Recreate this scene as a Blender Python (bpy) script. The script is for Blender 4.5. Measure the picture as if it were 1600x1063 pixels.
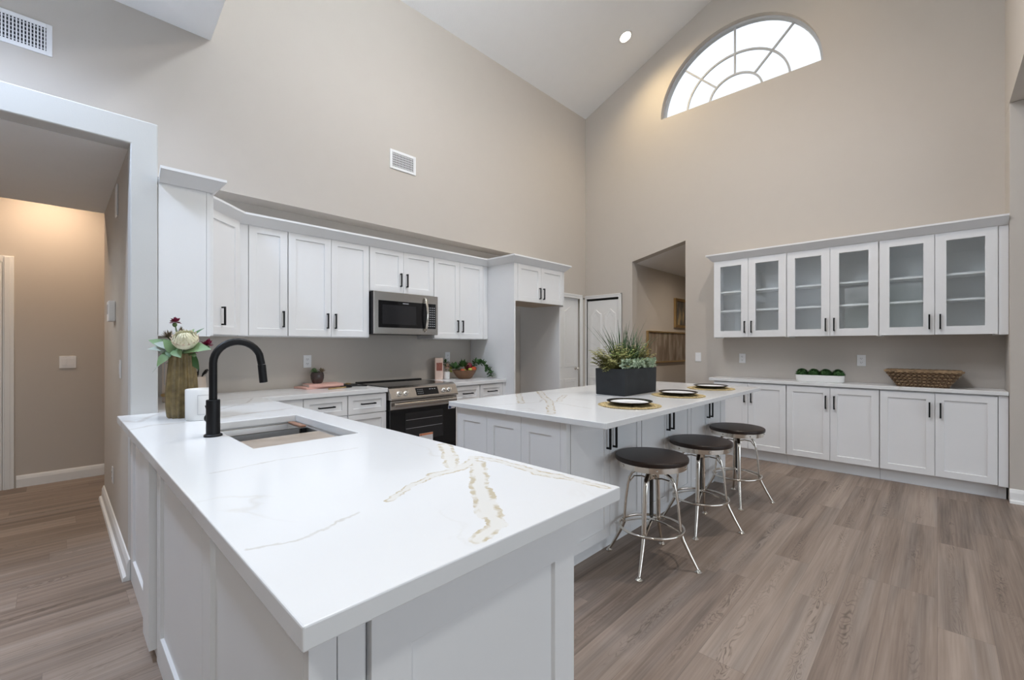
import bpy, bmesh, math, random
from mathutils import Vector, Matrix
random.seed(7)
PI = math.pi
for o in list(bpy.data.objects): bpy.data.objects.remove(o)
SC = bpy.context.scene
COL = SC.collection

# ------------------------------------------------------------------ camera
CAM_H = 1.295
cam = bpy.data.cameras.new('camera'); camo = bpy.data.objects.new('camera', cam); COL.objects.link(camo)
cam.sensor_width = 36.0; cam.lens = 688.43/1600*36; cam.shift_y = 9.43/1600
cam.clip_start = 0.02
camo.location = (0, 0, CAM_H); camo.rotation_euler = (PI/2, 0, math.radians(43.99-90))
SC.camera = camo
# ------------------------------------------------------------------ exposure
SC.view_settings.view_transform = 'Standard'; SC.view_settings.look = 'None'
SC.view_settings.gamma = 1.0; SC.view_settings.use_curve_mapping = False
SC.view_settings.exposure = 0.02
# ------------------------------------------------------------------ world: overcast sky over a dark tree line
W = bpy.data.worlds.new('sky'); SC.world = W; W.use_nodes = True
nt = W.node_tree; nt.nodes.clear()
def wn(t): return nt.nodes.new(t)
tc = wn('ShaderNodeTexCoord'); sep = wn('ShaderNodeSeparateXYZ'); nz = wn('ShaderNodeTexNoise')
nz.inputs['Scale'].default_value = 9; nz.inputs['Detail'].default_value = 6
ma = wn('ShaderNodeMath'); ma.operation = 'MULTIPLY_ADD'; ma.inputs[1].default_value = -0.17; 
rmp = wn('ShaderNodeValToRGB'); rmp.color_ramp.elements[0].position = 0.0; rmp.color_ramp.elements[1].position = 0.03
rmp.color_ramp.elements[0].color = (0.16, 0.19, 0.15, 1); rmp.color_ramp.elements[1].color = (0.93, 0.965, 1.0, 1)
bg = wn('ShaderNodeBackground'); wo = wn('ShaderNodeOutputWorld')
bg.inputs['Strength'].default_value = 1.2
nt.links.new(tc.outputs['Generated'], sep.inputs[0]); nt.links.new(tc.outputs['Generated'], nz.inputs['Vector'])
nt.links.new(nz.outputs['Fac'], ma.inputs[0]); nt.links.new(sep.outputs['Z'], ma.inputs[2])
nt.links.new(ma.outputs[0], rmp.inputs[0]); nt.links.new(rmp.outputs['Color'], bg.inputs['Color']); nt.links.new(bg.outputs[0], wo.inputs[0])

def area(name, loc, rot, sx, sy, power, col=(1, 1, 1), portal=False):
    l = bpy.data.lights.new(name, 'AREA'); l.shape = 'RECTANGLE'; l.size = sx; l.size_y = sy; l.energy = power; l.color = col
    o = bpy.data.objects.new(name, l); COL.objects.link(o); o.location = loc; o.rotation_euler = rot
    return o
# daylight stand-in: area lamp added at unseen glazed openings behind the camera (walls below)
area('daylight_fill', (2.6, -5.95, 1.45), (PI/2, 0, 0), 7.4, 2.5, 134, (0.748, 0.866, 1.0))

# ------------------------------------------------------------------ materials
def mat(name, col, rough=0.5, metal=0.0, spec=0.5, bump=0, bscale=200, trans=0, ior=1.45, coat=0, emit=None, estr=0, vary=0, vscale=8, aniso=0):
    m = bpy.data.materials.new(name); m.use_nodes = True
    n = m.node_tree.nodes; L = m.node_tree.links; b = n['Principled BSDF']
    b.inputs['Base Color'].default_value = (*col, 1); b.inputs['Roughness'].default_value = rough; b.inputs['Metallic'].default_value = metal
    b.inputs['Specular IOR Level'].default_value = spec; b.inputs['IOR'].default_value = ior
    b.inputs['Transmission Weight'].default_value = trans; b.inputs['Coat Weight'].default_value = coat
    if emit: b.inputs['Emission Color'].default_value = (*emit, 1); b.inputs['Emission Strength'].default_value = estr
    t = n.new('ShaderNodeTexCoord')
    z = n.new('ShaderNodeTexNoise'); z.inputs['Scale'].default_value = vscale; z.inputs['Detail'].default_value = 4
    L.new(t.outputs['Object'], z.inputs['Vector'])
    mx = n.new('ShaderNodeMix'); mx.data_type = 'RGBA'
    v = max(vary, 0.015)
    mx.inputs[6].default_value = (*[c*(1-v) for c in col], 1); mx.inputs[7].default_value = (*[min(1, c*(1+v)) for c in col], 1)
    L.new(z.outputs['Fac'], mx.inputs[0]); L.new(mx.outputs[2], b.inputs['Base Color'])
    if bump:
        z2 = n.new('ShaderNodeTexNoise'); z2.inputs['Scale'].default_value = bscale; z2.inputs['Detail'].default_value = 3
        L.new(t.outputs['Object'], z2.inputs['Vector'])
        bp = n.new('ShaderNodeBump'); bp.inputs['Strength'].default_value = bump; bp.inputs['Distance'].default_value = 0.002
        L.new(z2.outputs['Fac'], bp.inputs['Height']); L.new(bp.outputs['Normal'], b.inputs['Normal'])
    return m
M = {}
M['wall'] = mat('wall_paint', (0.545, 0.502, 0.455), 0.75, spec=0.25, bump=0.12, bscale=160)
M['ceil'] = mat('ceiling_paint', (0.86, 0.865, 0.87), 0.85, spec=0.2, bump=0.5, bscale=90)
M['cab'] = mat('white_lacquer', (0.80, 0.80, 0.805), 0.42, spec=0.4)
M['trim'] = mat('trim_paint', (0.80, 0.80, 0.795), 0.4, spec=0.4)
M['black'] = mat('matte_black_metal', (0.008, 0.008, 0.009), 0.42, spec=0.28)
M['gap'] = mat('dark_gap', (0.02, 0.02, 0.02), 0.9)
M['steel'] = mat('stainless', (0.52, 0.49, 0.46), 0.26, metal=1, vary=0.06, vscale=3)
M['sink'] = mat('brushed_sink_steel', (0.68, 0.665, 0.65), 0.42, metal=1, vary=0.05)
M['nickel'] = mat('polished_nickel', (0.74, 0.70, 0.64), 0.16, metal=1)
M['darkmetal'] = mat('dark_screw_metal', (0.06, 0.055, 0.05), 0.35, metal=1)
M['blackglass'] = mat('black_glass', (0.008, 0.008, 0.009), 0.06, spec=0.5)
M['ovenglass'] = mat('oven_window', (0.022, 0.022, 0.024), 0.08, spec=0.5)
M['seat'] = mat('dark_wood_seat', (0.026, 0.015, 0.011), 0.40, spec=0.45, vary=0.5, vscale=6, bump=0.1)
M['plastic'] = mat('white_plastic', (0.82, 0.82, 0.83), 0.35)
M['plasticg'] = mat('grey_plastic', (0.45, 0.45, 0.47), 0.4)
M['slot'] = mat('dark_slot', (0.03, 0.03, 0.035), 0.7)
M['duct'] = mat('duct_dark', (0.02, 0.022, 0.03), 0.8)
M['ceramic'] = mat('white_ceramic', (0.84, 0.84, 0.83), 0.22)
M['platerim'] = mat('black_glaze', (0.014, 0.011, 0.010), 0.2)
M['slate'] = mat('charcoal_concrete', (0.022, 0.024, 0.027), 0.72, vary=0.35, vscale=14, bump=0.3, bscale=120)
M['soil'] = mat('soil', (0.03, 0.022, 0.016), 0.95, bump=0.5)
M['grass'] = mat('grass_blade', (0.060, 0.105, 0.045), 0.5, vary=0.4, vscale=20)
M['fern'] = mat('fern_green', (0.26, 0.33, 0.11), 0.6, vary=0.4, vscale=25)
M['fernb'] = mat('fern_olive', (0.33, 0.32, 0.12), 0.6, vary=0.4, vscale=25)
M['succ'] = mat('sage_leaf', (0.50, 0.60, 0.44), 0.6, vary=0.3, vscale=30)
M['leaf'] = mat('soft_green_leaf', (0.19, 0.30, 0.14), 0.5, vary=0.3, vscale=20)
M['leafp'] = mat('pale_grey_leaf', (0.38, 0.44, 0.39), 0.55, vary=0.25, vscale=20)
M['leafd'] = mat('deep_green_leaf', (0.055, 0.13, 0.04), 0.45, vary=0.4, vscale=20)
M['burg'] = mat('burgundy_petal', (0.21, 0.012, 0.05), 0.6, vary=0.4, vscale=40)
M['cream'] = mat('cream_petal', (0.80, 0.77, 0.58), 0.6, vary=0.12, vscale=30)
M['creampk'] = mat('blush_petal', (0.72, 0.53, 0.42), 0.6, vary=0.12, vscale=30)
M['brownfl'] = mat('brown_flower', (0.22, 0.17, 0.11), 0.7, vary=0.4, vscale=40)
M['stem'] = mat('stem_green', (0.10, 0.17, 0.06), 0.6)
M['vase'] = mat('bronze_ribbed_ceramic', (0.170, 0.125, 0.055), 0.42, spec=0.5, vary=0.85, vscale=30, bump=0.5, bscale=60)
M['wood'] = mat('warm_wood', (0.17, 0.082, 0.038), 0.5, vary=0.5, vscale=14)
M['board'] = mat('pale_wood', (0.33, 0.275, 0.225), 0.45, vary=0.25, vscale=10)
M['pink'] = mat('blush_cover', (0.68, 0.40, 0.34), 0.5)
M['pinkd'] = mat('dark_pink_spine', (0.33, 0.11, 0.10), 0.5)
M['paper'] = mat('paper', (0.85, 0.83, 0.80), 0.8)
M['pinkbox'] = mat('pale_pink_box', (0.72, 0.55, 0.47), 0.55)
M['photo'] = mat('printed_photo', (0.30, 0.10, 0.07), 0.5, vary=0.8, vscale=60)
M['gold'] = mat('brushed_gold', (0.66, 0.48, 0.24), 0.3, metal=1)
M['woven'] = mat('woven_straw', (0.47, 0.36, 0.18), 0.8, vary=0.3, vscale=60, bump=0.6)
M['wicker'] = mat('wicker_brown', (0.27, 0.18, 0.10), 0.65, vary=0.8, vscale=26)
M['wickerd'] = mat('wicker_dark', (0.15, 0.09, 0.05), 0.7, vary=0.5, vscale=16)
M['moss'] = mat('boxwood', (0.030, 0.085, 0.020), 0.8, vary=0.5, vscale=60)
M['tomato'] = mat('tomato', (0.50, 0.075, 0.03), 0.25)
M['apple'] = mat('dark_plum', (0.16, 0.015, 0.03), 0.3)
M['lime'] = mat('lime', (0.42, 0.45, 0.08), 0.35)
M['potglass'] = mat('smoked_pot', (0.06, 0.045, 0.042), 0.15, vary=0.5, vscale=12)
M['canvas_grey'] = mat('picture_canvas', (0.17, 0.145, 0.12), 0.6, vary=0.6, vscale=5)
M['creamjar'] = mat('blush_cream_glaze', (0.66, 0.56, 0.47), 0.3)
M['rackwood'] = mat('walnut_handle', (0.26, 0.13, 0.08), 0.45, vary=0.3)
M['knob'] = mat('chrome_knob', (0.85, 0.84, 0.82), 0.15, metal=1)
M['lamp'] = mat('lamp_lens', (1, 0.95, 0.85), 0.5, emit=(1.0, 0.86, 0.66), estr=14)
M['display'] = mat('display_glass', (0.006, 0.006, 0.008), 0.12)
M['mark'] = mat('pale_printing', (0.55, 0.56, 0.58), 0.6)
M['tag'] = mat('tag_paper', (0.70, 0.72, 0.75), 0.6)
M['tagorange'] = mat('tag_orange', (0.62, 0.24, 0.12), 0.6)
M['tagblue'] = mat('tag_blue', (0.05, 0.08, 0.20), 0.5)
M['winframe'] = mat('window_frame_grey', (0.52, 0.54, 0.57), 0.5)
M['liner'] = mat('cabinet_lining', (0.90, 0.91, 0.915), 0.5)
M['rawply'] = mat('raw_plywood', (0.55, 0.45, 0.35), 0.7)
# clear glass: thin pane, partly mirror at grazing angles
def thin_glass(name, tint, refl):
    m = bpy.data.materials.new(name); m.use_nodes = True; n = m.node_tree.nodes; L = m.node_tree.links; n.clear()
    out = n.new('ShaderNodeOutputMaterial'); tr = n.new('ShaderNodeBsdfTransparent'); gl = n.new('ShaderNodeBsdfGlossy')
    lw = n.new('ShaderNodeLayerWeight'); pw = n.new('ShaderNodeMath'); pw.operation = 'POWER'; pw.inputs[1].default_value = 5; fr = n.new('ShaderNodeMath'); fr.operation = 'MULTIPLY_ADD'; fr.inputs[1].default_value = 1-refl; fr.inputs[2].default_value = refl; mx = n.new('ShaderNodeMixShader')
    L.new(lw.outputs['Facing'], pw.inputs[0]); L.new(pw.outputs[0], fr.inputs[0])
    tr.inputs['Color'].default_value = (*tint, 1); gl.inputs['Roughness'].default_value = 0.0
    L.new(fr.outputs[0], mx.inputs[0]); L.new(tr.outputs[0], mx.inputs[1]); L.new(gl.outputs[0], mx.inputs[2]); L.new(mx.outputs[0], out.inputs[0])
    return m
M['glass'] = thin_glass('clear_door_glass', (0.96, 0.99, 1.0), 0.14)
M['wglass'] = thin_glass('window_glass', (0.97, 0.98, 1.0), 0.05)

def floor_material():
    m = bpy.data.materials.new('vinyl_plank_floor'); m.use_nodes = True; n = m.node_tree.nodes; L = m.node_tree.links
    b = n['Principled BSDF']; t = n.new('ShaderNodeTexCoord')
    def F(op, a=None, c=None, d=None, clamp=False):
        q = n.new('ShaderNodeMath'); q.operation = op; q.use_clamp = clamp
        for i, v in enumerate((a, c, d)):
            if v is None: continue
            if isinstance(v, (int, float)): q.inputs[i].default_value = v
            else: L.new(v, q.inputs[i])
        return q.outputs[0]
    def comb(x, y, z=0.0):
        q = n.new('ShaderNodeCombineXYZ')
        for i, v in enumerate((x, y, z)):
            if isinstance(v, (int, float)): q.inputs[i].default_value = v
            else: L.new(v, q.inputs[i])
        return q.outputs[0]
    def noise(vec, sc, det=3, dist=0, rough=.5):
        q = n.new('ShaderNodeTexNoise'); q.inputs['Scale'].default_value = sc; q.inputs['Detail'].default_value = det; q.inputs['Distortion'].default_value = dist; q.inputs['Roughness'].default_value = rough; L.new(vec, q.inputs['Vector']); return q.outputs['Fac']
    def rand(v, k):
        q = n.new('ShaderNodeTexWhiteNoise'); q.noise_dimensions = '2D'; L.new(comb(v, k) if isinstance(k, float) else comb(v, k), q.inputs['Vector']); return q.outputs['Value']
    def ramp(v, pts):
        q = n.new('ShaderNodeValToRGB'); L.new(v, q.inputs[0]); e = q.color_ramp.elements
        e[0].position, e[0].color = pts[0][0], (*pts[0][1], 1); e[1].position, e[1].color = pts[-1][0], (*pts[-1][1], 1)
        for p, c in pts[1:-1]: k = e.new(p); k.color = (*c, 1)
        return q.outputs[0]
    def mix(f, a, c, mode='MIX'):
        q = n.new('ShaderNodeMix'); q.data_type = 'RGBA'; q.blend_type = mode
        for i, v in ((0, f), (6, a), (7, c)):
            if isinstance(v, (int, float)): q.inputs[i].default_value = v
            elif isinstance(v, tuple): q.inputs[i].default_value = (*v, 1)
            else: L.new(v, q.inputs[i])
        return q.outputs[2]
    sp = n.new('ShaderNodeSeparateXYZ'); L.new(t.outputs['Object'], sp.inputs[0]); X, Y = sp.outputs[0], sp.outputs[1]
    PW, PL = 0.182, 1.22
    vy = F('DIVIDE', Y, PW); row = F('FLOOR', vy); v = F('FRACT', vy)
    ux = F('DIVIDE', F('ADD', X, F('MULTIPLY', rand(row, 3.0), PL)), PL); colm = F('FLOOR', ux); u = F('FRACT', ux)
    rid = rand(row, colm); seed = F('MULTIPLY', rid, 61.0)
    # seams
    dv = F('MULTIPLY', F('MINIMUM', v, F('SUBTRACT', 1.0, v)), PW); du = F('MULTIPLY', F('MINIMUM', u, F('SUBTRACT', 1.0, u)), PL)
    seam = F('LESS_THAN', F('MINIMUM', dv, du), 0.0011)
    # streaks along the board, broad and fine
    s1 = noise(comb(F('MULTIPLY', X, .45), F('MULTIPLY', Y, 13.0), seed), 1.6, 4, .3)
    s2 = noise(comb(F('MULTIPLY', X, 2.0), F('MULTIPLY', Y, 75.0), seed), 1.5, 4)
    s3 = noise(comb(F('MULTIPLY', X, .5), F('MULTIPLY', Y, 8.0), F('ADD', seed, 9.0)), 1.4, 2)
    tone = F('ADD', F('ADD', F('MULTIPLY', s1, .50), F('MULTIPLY', s2, .30)), F('MULTIPLY', rid, .20))
    base = ramp(tone, [(.30, (.135, .100, .078)), (.47, (.242, .184, .148)), (.70, (.365, .290, .240))])
    base = mix(F('MULTIPLY', F('SUBTRACT', s3, .46, clamp=True), 4.0, clamp=True), base, mix(1.0, base, (.80, .84, .88), 'MULTIPLY'))
    # cathedral figure: contour lines of a stretched field, kept to a narrow band down each board
    fld = noise(comb(F('MULTIPLY', X, 3.2), F('MULTIPLY', Y, 15.0), F('ADD', seed, 3.0)), 1.0, 2.5, .9)
    line = F('FRACT', F('MULTIPLY', fld, 13.0)); line = F('ABSOLUTE', F('SUBTRACT', line, .5))
    ink = ramp(line, [(0.0, (1, 1, 1)), (.10, (.55, .55, .55)), (.20, (0, 0, 0))])
    ctr = F('ADD', .28, F('MULTIPLY', rand(F('ADD', row, 7.0), colm), .44)); off = F('DIVIDE', F('ABSOLUTE', F('SUBTRACT', F('ADD', v, F('MULTIPLY', F('SUBTRACT', noise(comb(F('MULTIPLY', X, 2.0), seed), 1.0, 1), .5), .5)), ctr)), .17)
    band = F('SUBTRACT', 1.0, off, clamp=True)
    along = ramp(noise(comb(F('MULTIPLY', X, 1.3), seed), 1.0, 1), [(.40, (0, 0, 0)), (.60, (1, 1, 1))])
    fig = F('MULTIPLY', F('MULTIPLY', ink, F('POWER', band, .6)), along)
    col = mix(F('MULTIPLY', fig, .90), base, (.095, .070, .055))
    col = mix(F('MULTIPLY', seam, .45), col, (.12, .092, .075))
    L.new(col, b.inputs['Base Color']); b.inputs['Roughness'].default_value = 0.46; b.inputs['Specular IOR Level'].default_value = 0.32
    bp = n.new('ShaderNodeBump'); bp.inputs['Strength'].default_value = 0.10; bp.inputs['Distance'].default_value = 0.001
    L.new(F('SUBTRACT', s2, F('MULTIPLY', seam, 2.0)), bp.inputs['Height']); L.new(bp.outputs[0], b.inputs['Normal'])
    return m
M['floor'] = floor_material()

# white quartz with warm veins that follow given paths (lists of (x, y) in the slab's own coordinates)
def seg_group():
    g = bpy.data.node_groups.new('segment_distance', 'ShaderNodeTree')
    for nm, tp in (('P', 'NodeSocketVector'), ('A', 'NodeSocketVector'), ('B', 'NodeSocketVector'), ('W', 'NodeSocketFloat')):
        g.interface.new_socket(nm, in_out='INPUT', socket_type=tp)
    g.interface.new_socket('R', in_out='OUTPUT', socket_type='NodeSocketFloat')
    n = g.nodes; L = g.links; i = n.new('NodeGroupInput'); o = n.new('NodeGroupOutput')
    def vm(op, a, b=None):
        q = n.new('ShaderNodeVectorMath'); q.operation = op; L.new(a, q.inputs[0])
        if b is not None: L.new(b, q.inputs[1])
        return q
    pa = vm('SUBTRACT', i.outputs['P'], i.outputs['A']); ba = vm('SUBTRACT', i.outputs['B'], i.outputs['A'])
    d1 = vm('DOT_PRODUCT', pa.outputs[0], ba.outputs[0]); d2 = vm('DOT_PRODUCT', ba.outputs[0], ba.outputs[0])
    dv = n.new('ShaderNodeMath'); dv.operation = 'DIVIDE'; dv.use_clamp = True; L.new(d1.outputs['Value'], dv.inputs[0]); L.new(d2.outputs['Value'], dv.inputs[1])
    sc = n.new('ShaderNodeVectorMath'); sc.operation = 'SCALE'; L.new(ba.outputs[0], sc.inputs[0]); L.new(dv.outputs[0], sc.inputs['Scale'])
    df = vm('SUBTRACT', pa.outputs[0], sc.outputs[0]); ln = vm('LENGTH', df.outputs[0])
    q = n.new('ShaderNodeMath'); q.operation = 'DIVIDE'; L.new(ln.outputs['Value'], q.inputs[0]); L.new(i.outputs['W'], q.inputs[1]); L.new(q.outputs[0], o.inputs[0])
    return g
SEG = seg_group()
def quartz(name, loc, wide=(), thin=(), noise_veins=0.35):
    m = bpy.data.materials.new(name); m.use_nodes = True; n = m.node_tree.nodes; L = m.node_tree.links; b = n['Principled BSDF']
    t = n.new('ShaderNodeTexCoord')
    flat = n.new('ShaderNodeVectorMath'); flat.operation = 'MULTIPLY'; flat.inputs[1].default_value = (1, 1, 0); L.new(t.outputs['Object'], flat.inputs[0])
    def noise(sc, det, seed=0):
        z = n.new('ShaderNodeTexNoise'); z.inputs['Scale'].default_value = sc; z.inputs['Detail'].default_value = det
        ad = n.new('ShaderNodeVectorMath'); ad.operation = 'ADD'; ad.inputs[1].default_value = (seed, seed*.7, 0); L.new(t.outputs['Object'], ad.inputs[0]); L.new(ad.outputs[0], z.inputs['Vector']); return z
    def warp(vec, z, amp):
        s = n.new('ShaderNodeVectorMath'); s.operation = 'SUBTRACT'; s.inputs[1].default_value = (.5, .5, .5); L.new(z.outputs['Color'], s.inputs[0])
        k = n.new('ShaderNodeVectorMath'); k.operation = 'MULTIPLY'; k.inputs[1].default_value = (amp, amp, 0); L.new(s.outputs[0], k.inputs[0])
        a = n.new('ShaderNodeVectorMath'); a.operation = 'ADD'; L.new(vec, a.inputs[0]); L.new(k.outputs[0], a.inputs[1]); return a.outputs[0]
    P = warp(warp(flat.outputs[0], noise(14, 2), 0.030), noise(70, 3, 3), 0.016)
    def paths(lst):
        cur = None
        for w, pts in lst:
            for a, c in zip(pts[:-1], pts[1:]):
                g = n.new('ShaderNodeGroup'); g.node_tree = SEG
                g.inputs['A'].default_value = (a[0]-loc[0], a[1]-loc[1], 0); g.inputs['B'].default_value = (c[0]-loc[0], c[1]-loc[1], 0); g.inputs['W'].default_value = w
                L.new(P, g.inputs['P'])
                if cur is None: cur = g.outputs[0]
                else:
                    q = n.new('ShaderNodeMath'); q.operation = 'MINIMUM'; L.new(cur, q.inputs[0]); L.new(g.outputs[0], q.inputs[1]); cur = q.outputs[0]
        return cur
    col = None
    white = (0.765, 0.77, 0.775, 1)
    # faint all-over veining
    zz = noise(1.3, 6, 5); zz.inputs['Distortion'].default_value = 1.2
    rr = n.new('ShaderNodeValToRGB'); L.new(zz.outputs['Fac'], rr.inputs[0]); e = rr.color_ramp.elements
    e[0].position = 0.485; e[0].color = (0, 0, 0, 1); e[1].position = 0.5; e[1].color = (1, 1, 1, 1); e3 = e.new(0.512); e3.color = (0, 0, 0, 1)
    mk = noise(2.2, 2, 11); mr = n.new('ShaderNodeValToRGB'); L.new(mk.outputs['Fac'], mr.inputs[0]); mr.color_ramp.elements[0].position = 0.5; mr.color_ramp.elements[1].position = 0.7
    mu = n.new('ShaderNodeMath'); mu.operation = 'MULTIPLY'; L.new(rr.outputs[0], mu.inputs[0]); L.new(mr.outputs[0], mu.inputs[1])
    mu2 = n.new('ShaderNodeMath'); mu2.operation = 'MULTIPLY'; mu2.inputs[1].default_value = noise_veins; L.new(mu.outputs[0], mu2.inputs[0])
    mx = n.new('ShaderNodeMix'); mx.data_type = 'RGBA'; mx.inputs[6].default_value = white; mx.inputs[7].default_value = (0.60, 0.56, 0.50, 1); L.new(mu2.outputs[0], mx.inputs[0]); col = mx.outputs[2]
    br = noise(26, 4, 7)
    if thin:
        r = paths(thin); rp = n.new('ShaderNodeValToRGB'); L.new(r, rp.inputs[0]); e = rp.color_ramp.elements
        e[0].position = 0.3; e[0].color = (.8, .8, .8, 1); e[1].position = 1.0; e[1].color = (0, 0, 0, 1)
        bq = n.new('ShaderNodeMath'); bq.operation = 'MULTIPLY'; L.new(rp.outputs[0], bq.inputs[0]); L.new(br.outputs['Fac'], bq.inputs[1])
        mx = n.new('ShaderNodeMix'); mx.data_type = 'RGBA'; mx.inputs[7].default_value = (0.47, 0.43, 0.36, 1); L.new(bq.outputs[0], mx.inputs[0]); L.new(col, mx.inputs[6]); col = mx.outputs[2]
    if wide:
        r = paths(wide)
        body = n.new('ShaderNodeValToRGB'); L.new(r, body.inputs[0]); e = body.color_ramp.elements
        e[0].position = 0.0; e[0].color = (.55, .55, .55, 1); e[1].position = 1.0; e[1].color = (0, 0, 0, 1); q = e.new(0.85); q.color = (.45, .45, .45, 1)
        mx = n.new('ShaderNodeMix'); mx.data_type = 'RGBA'; mx.inputs[7].default_value = (0.72, 0.69, 0.62, 1); L.new(body.outputs[0], mx.inputs[0]); L.new(col, mx.inputs[6]); col = mx.outputs[2]
        edge = n.new('ShaderNodeValToRGB'); L.new(r, edge.inputs[0]); e = edge.color_ramp.elements
        e[0].position = 0.42; e[0].color = (0, 0, 0, 1); e[1].position = 0.62; e[1].color = (1, 1, 1, 1); q = e.new(0.9); q.color = (1, 1, 1, 1); q = e.new(0.96); q.color = (0, 0, 0, 1)
        bk = n.new('ShaderNodeValToRGB'); L.new(br.outputs['Fac'], bk.inputs[0]); bk.color_ramp.elements[0].position = 0.40; bk.color_ramp.elements[1].position = 0.58
        bq = n.new('ShaderNodeMath'); bq.operation = 'MULTIPLY'; L.new(edge.outputs[0], bq.inputs[0]); L.new(bk.outputs[0], bq.inputs[1])
        mx = n.new('ShaderNodeMix'); mx.data_type = 'RGBA'; mx.inputs[7].default_value = (0.54, 0.47, 0.34, 1); L.new(bq.outputs[0], mx.inputs[0]); L.new(col, mx.inputs[6]); col = mx.outputs[2]
    L.new(col, b.inputs['Base Color']); b.inputs['Roughness'].default_value = 0.16; b.inputs['Specular IOR Level'].default_value = 0.5
    return m

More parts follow.
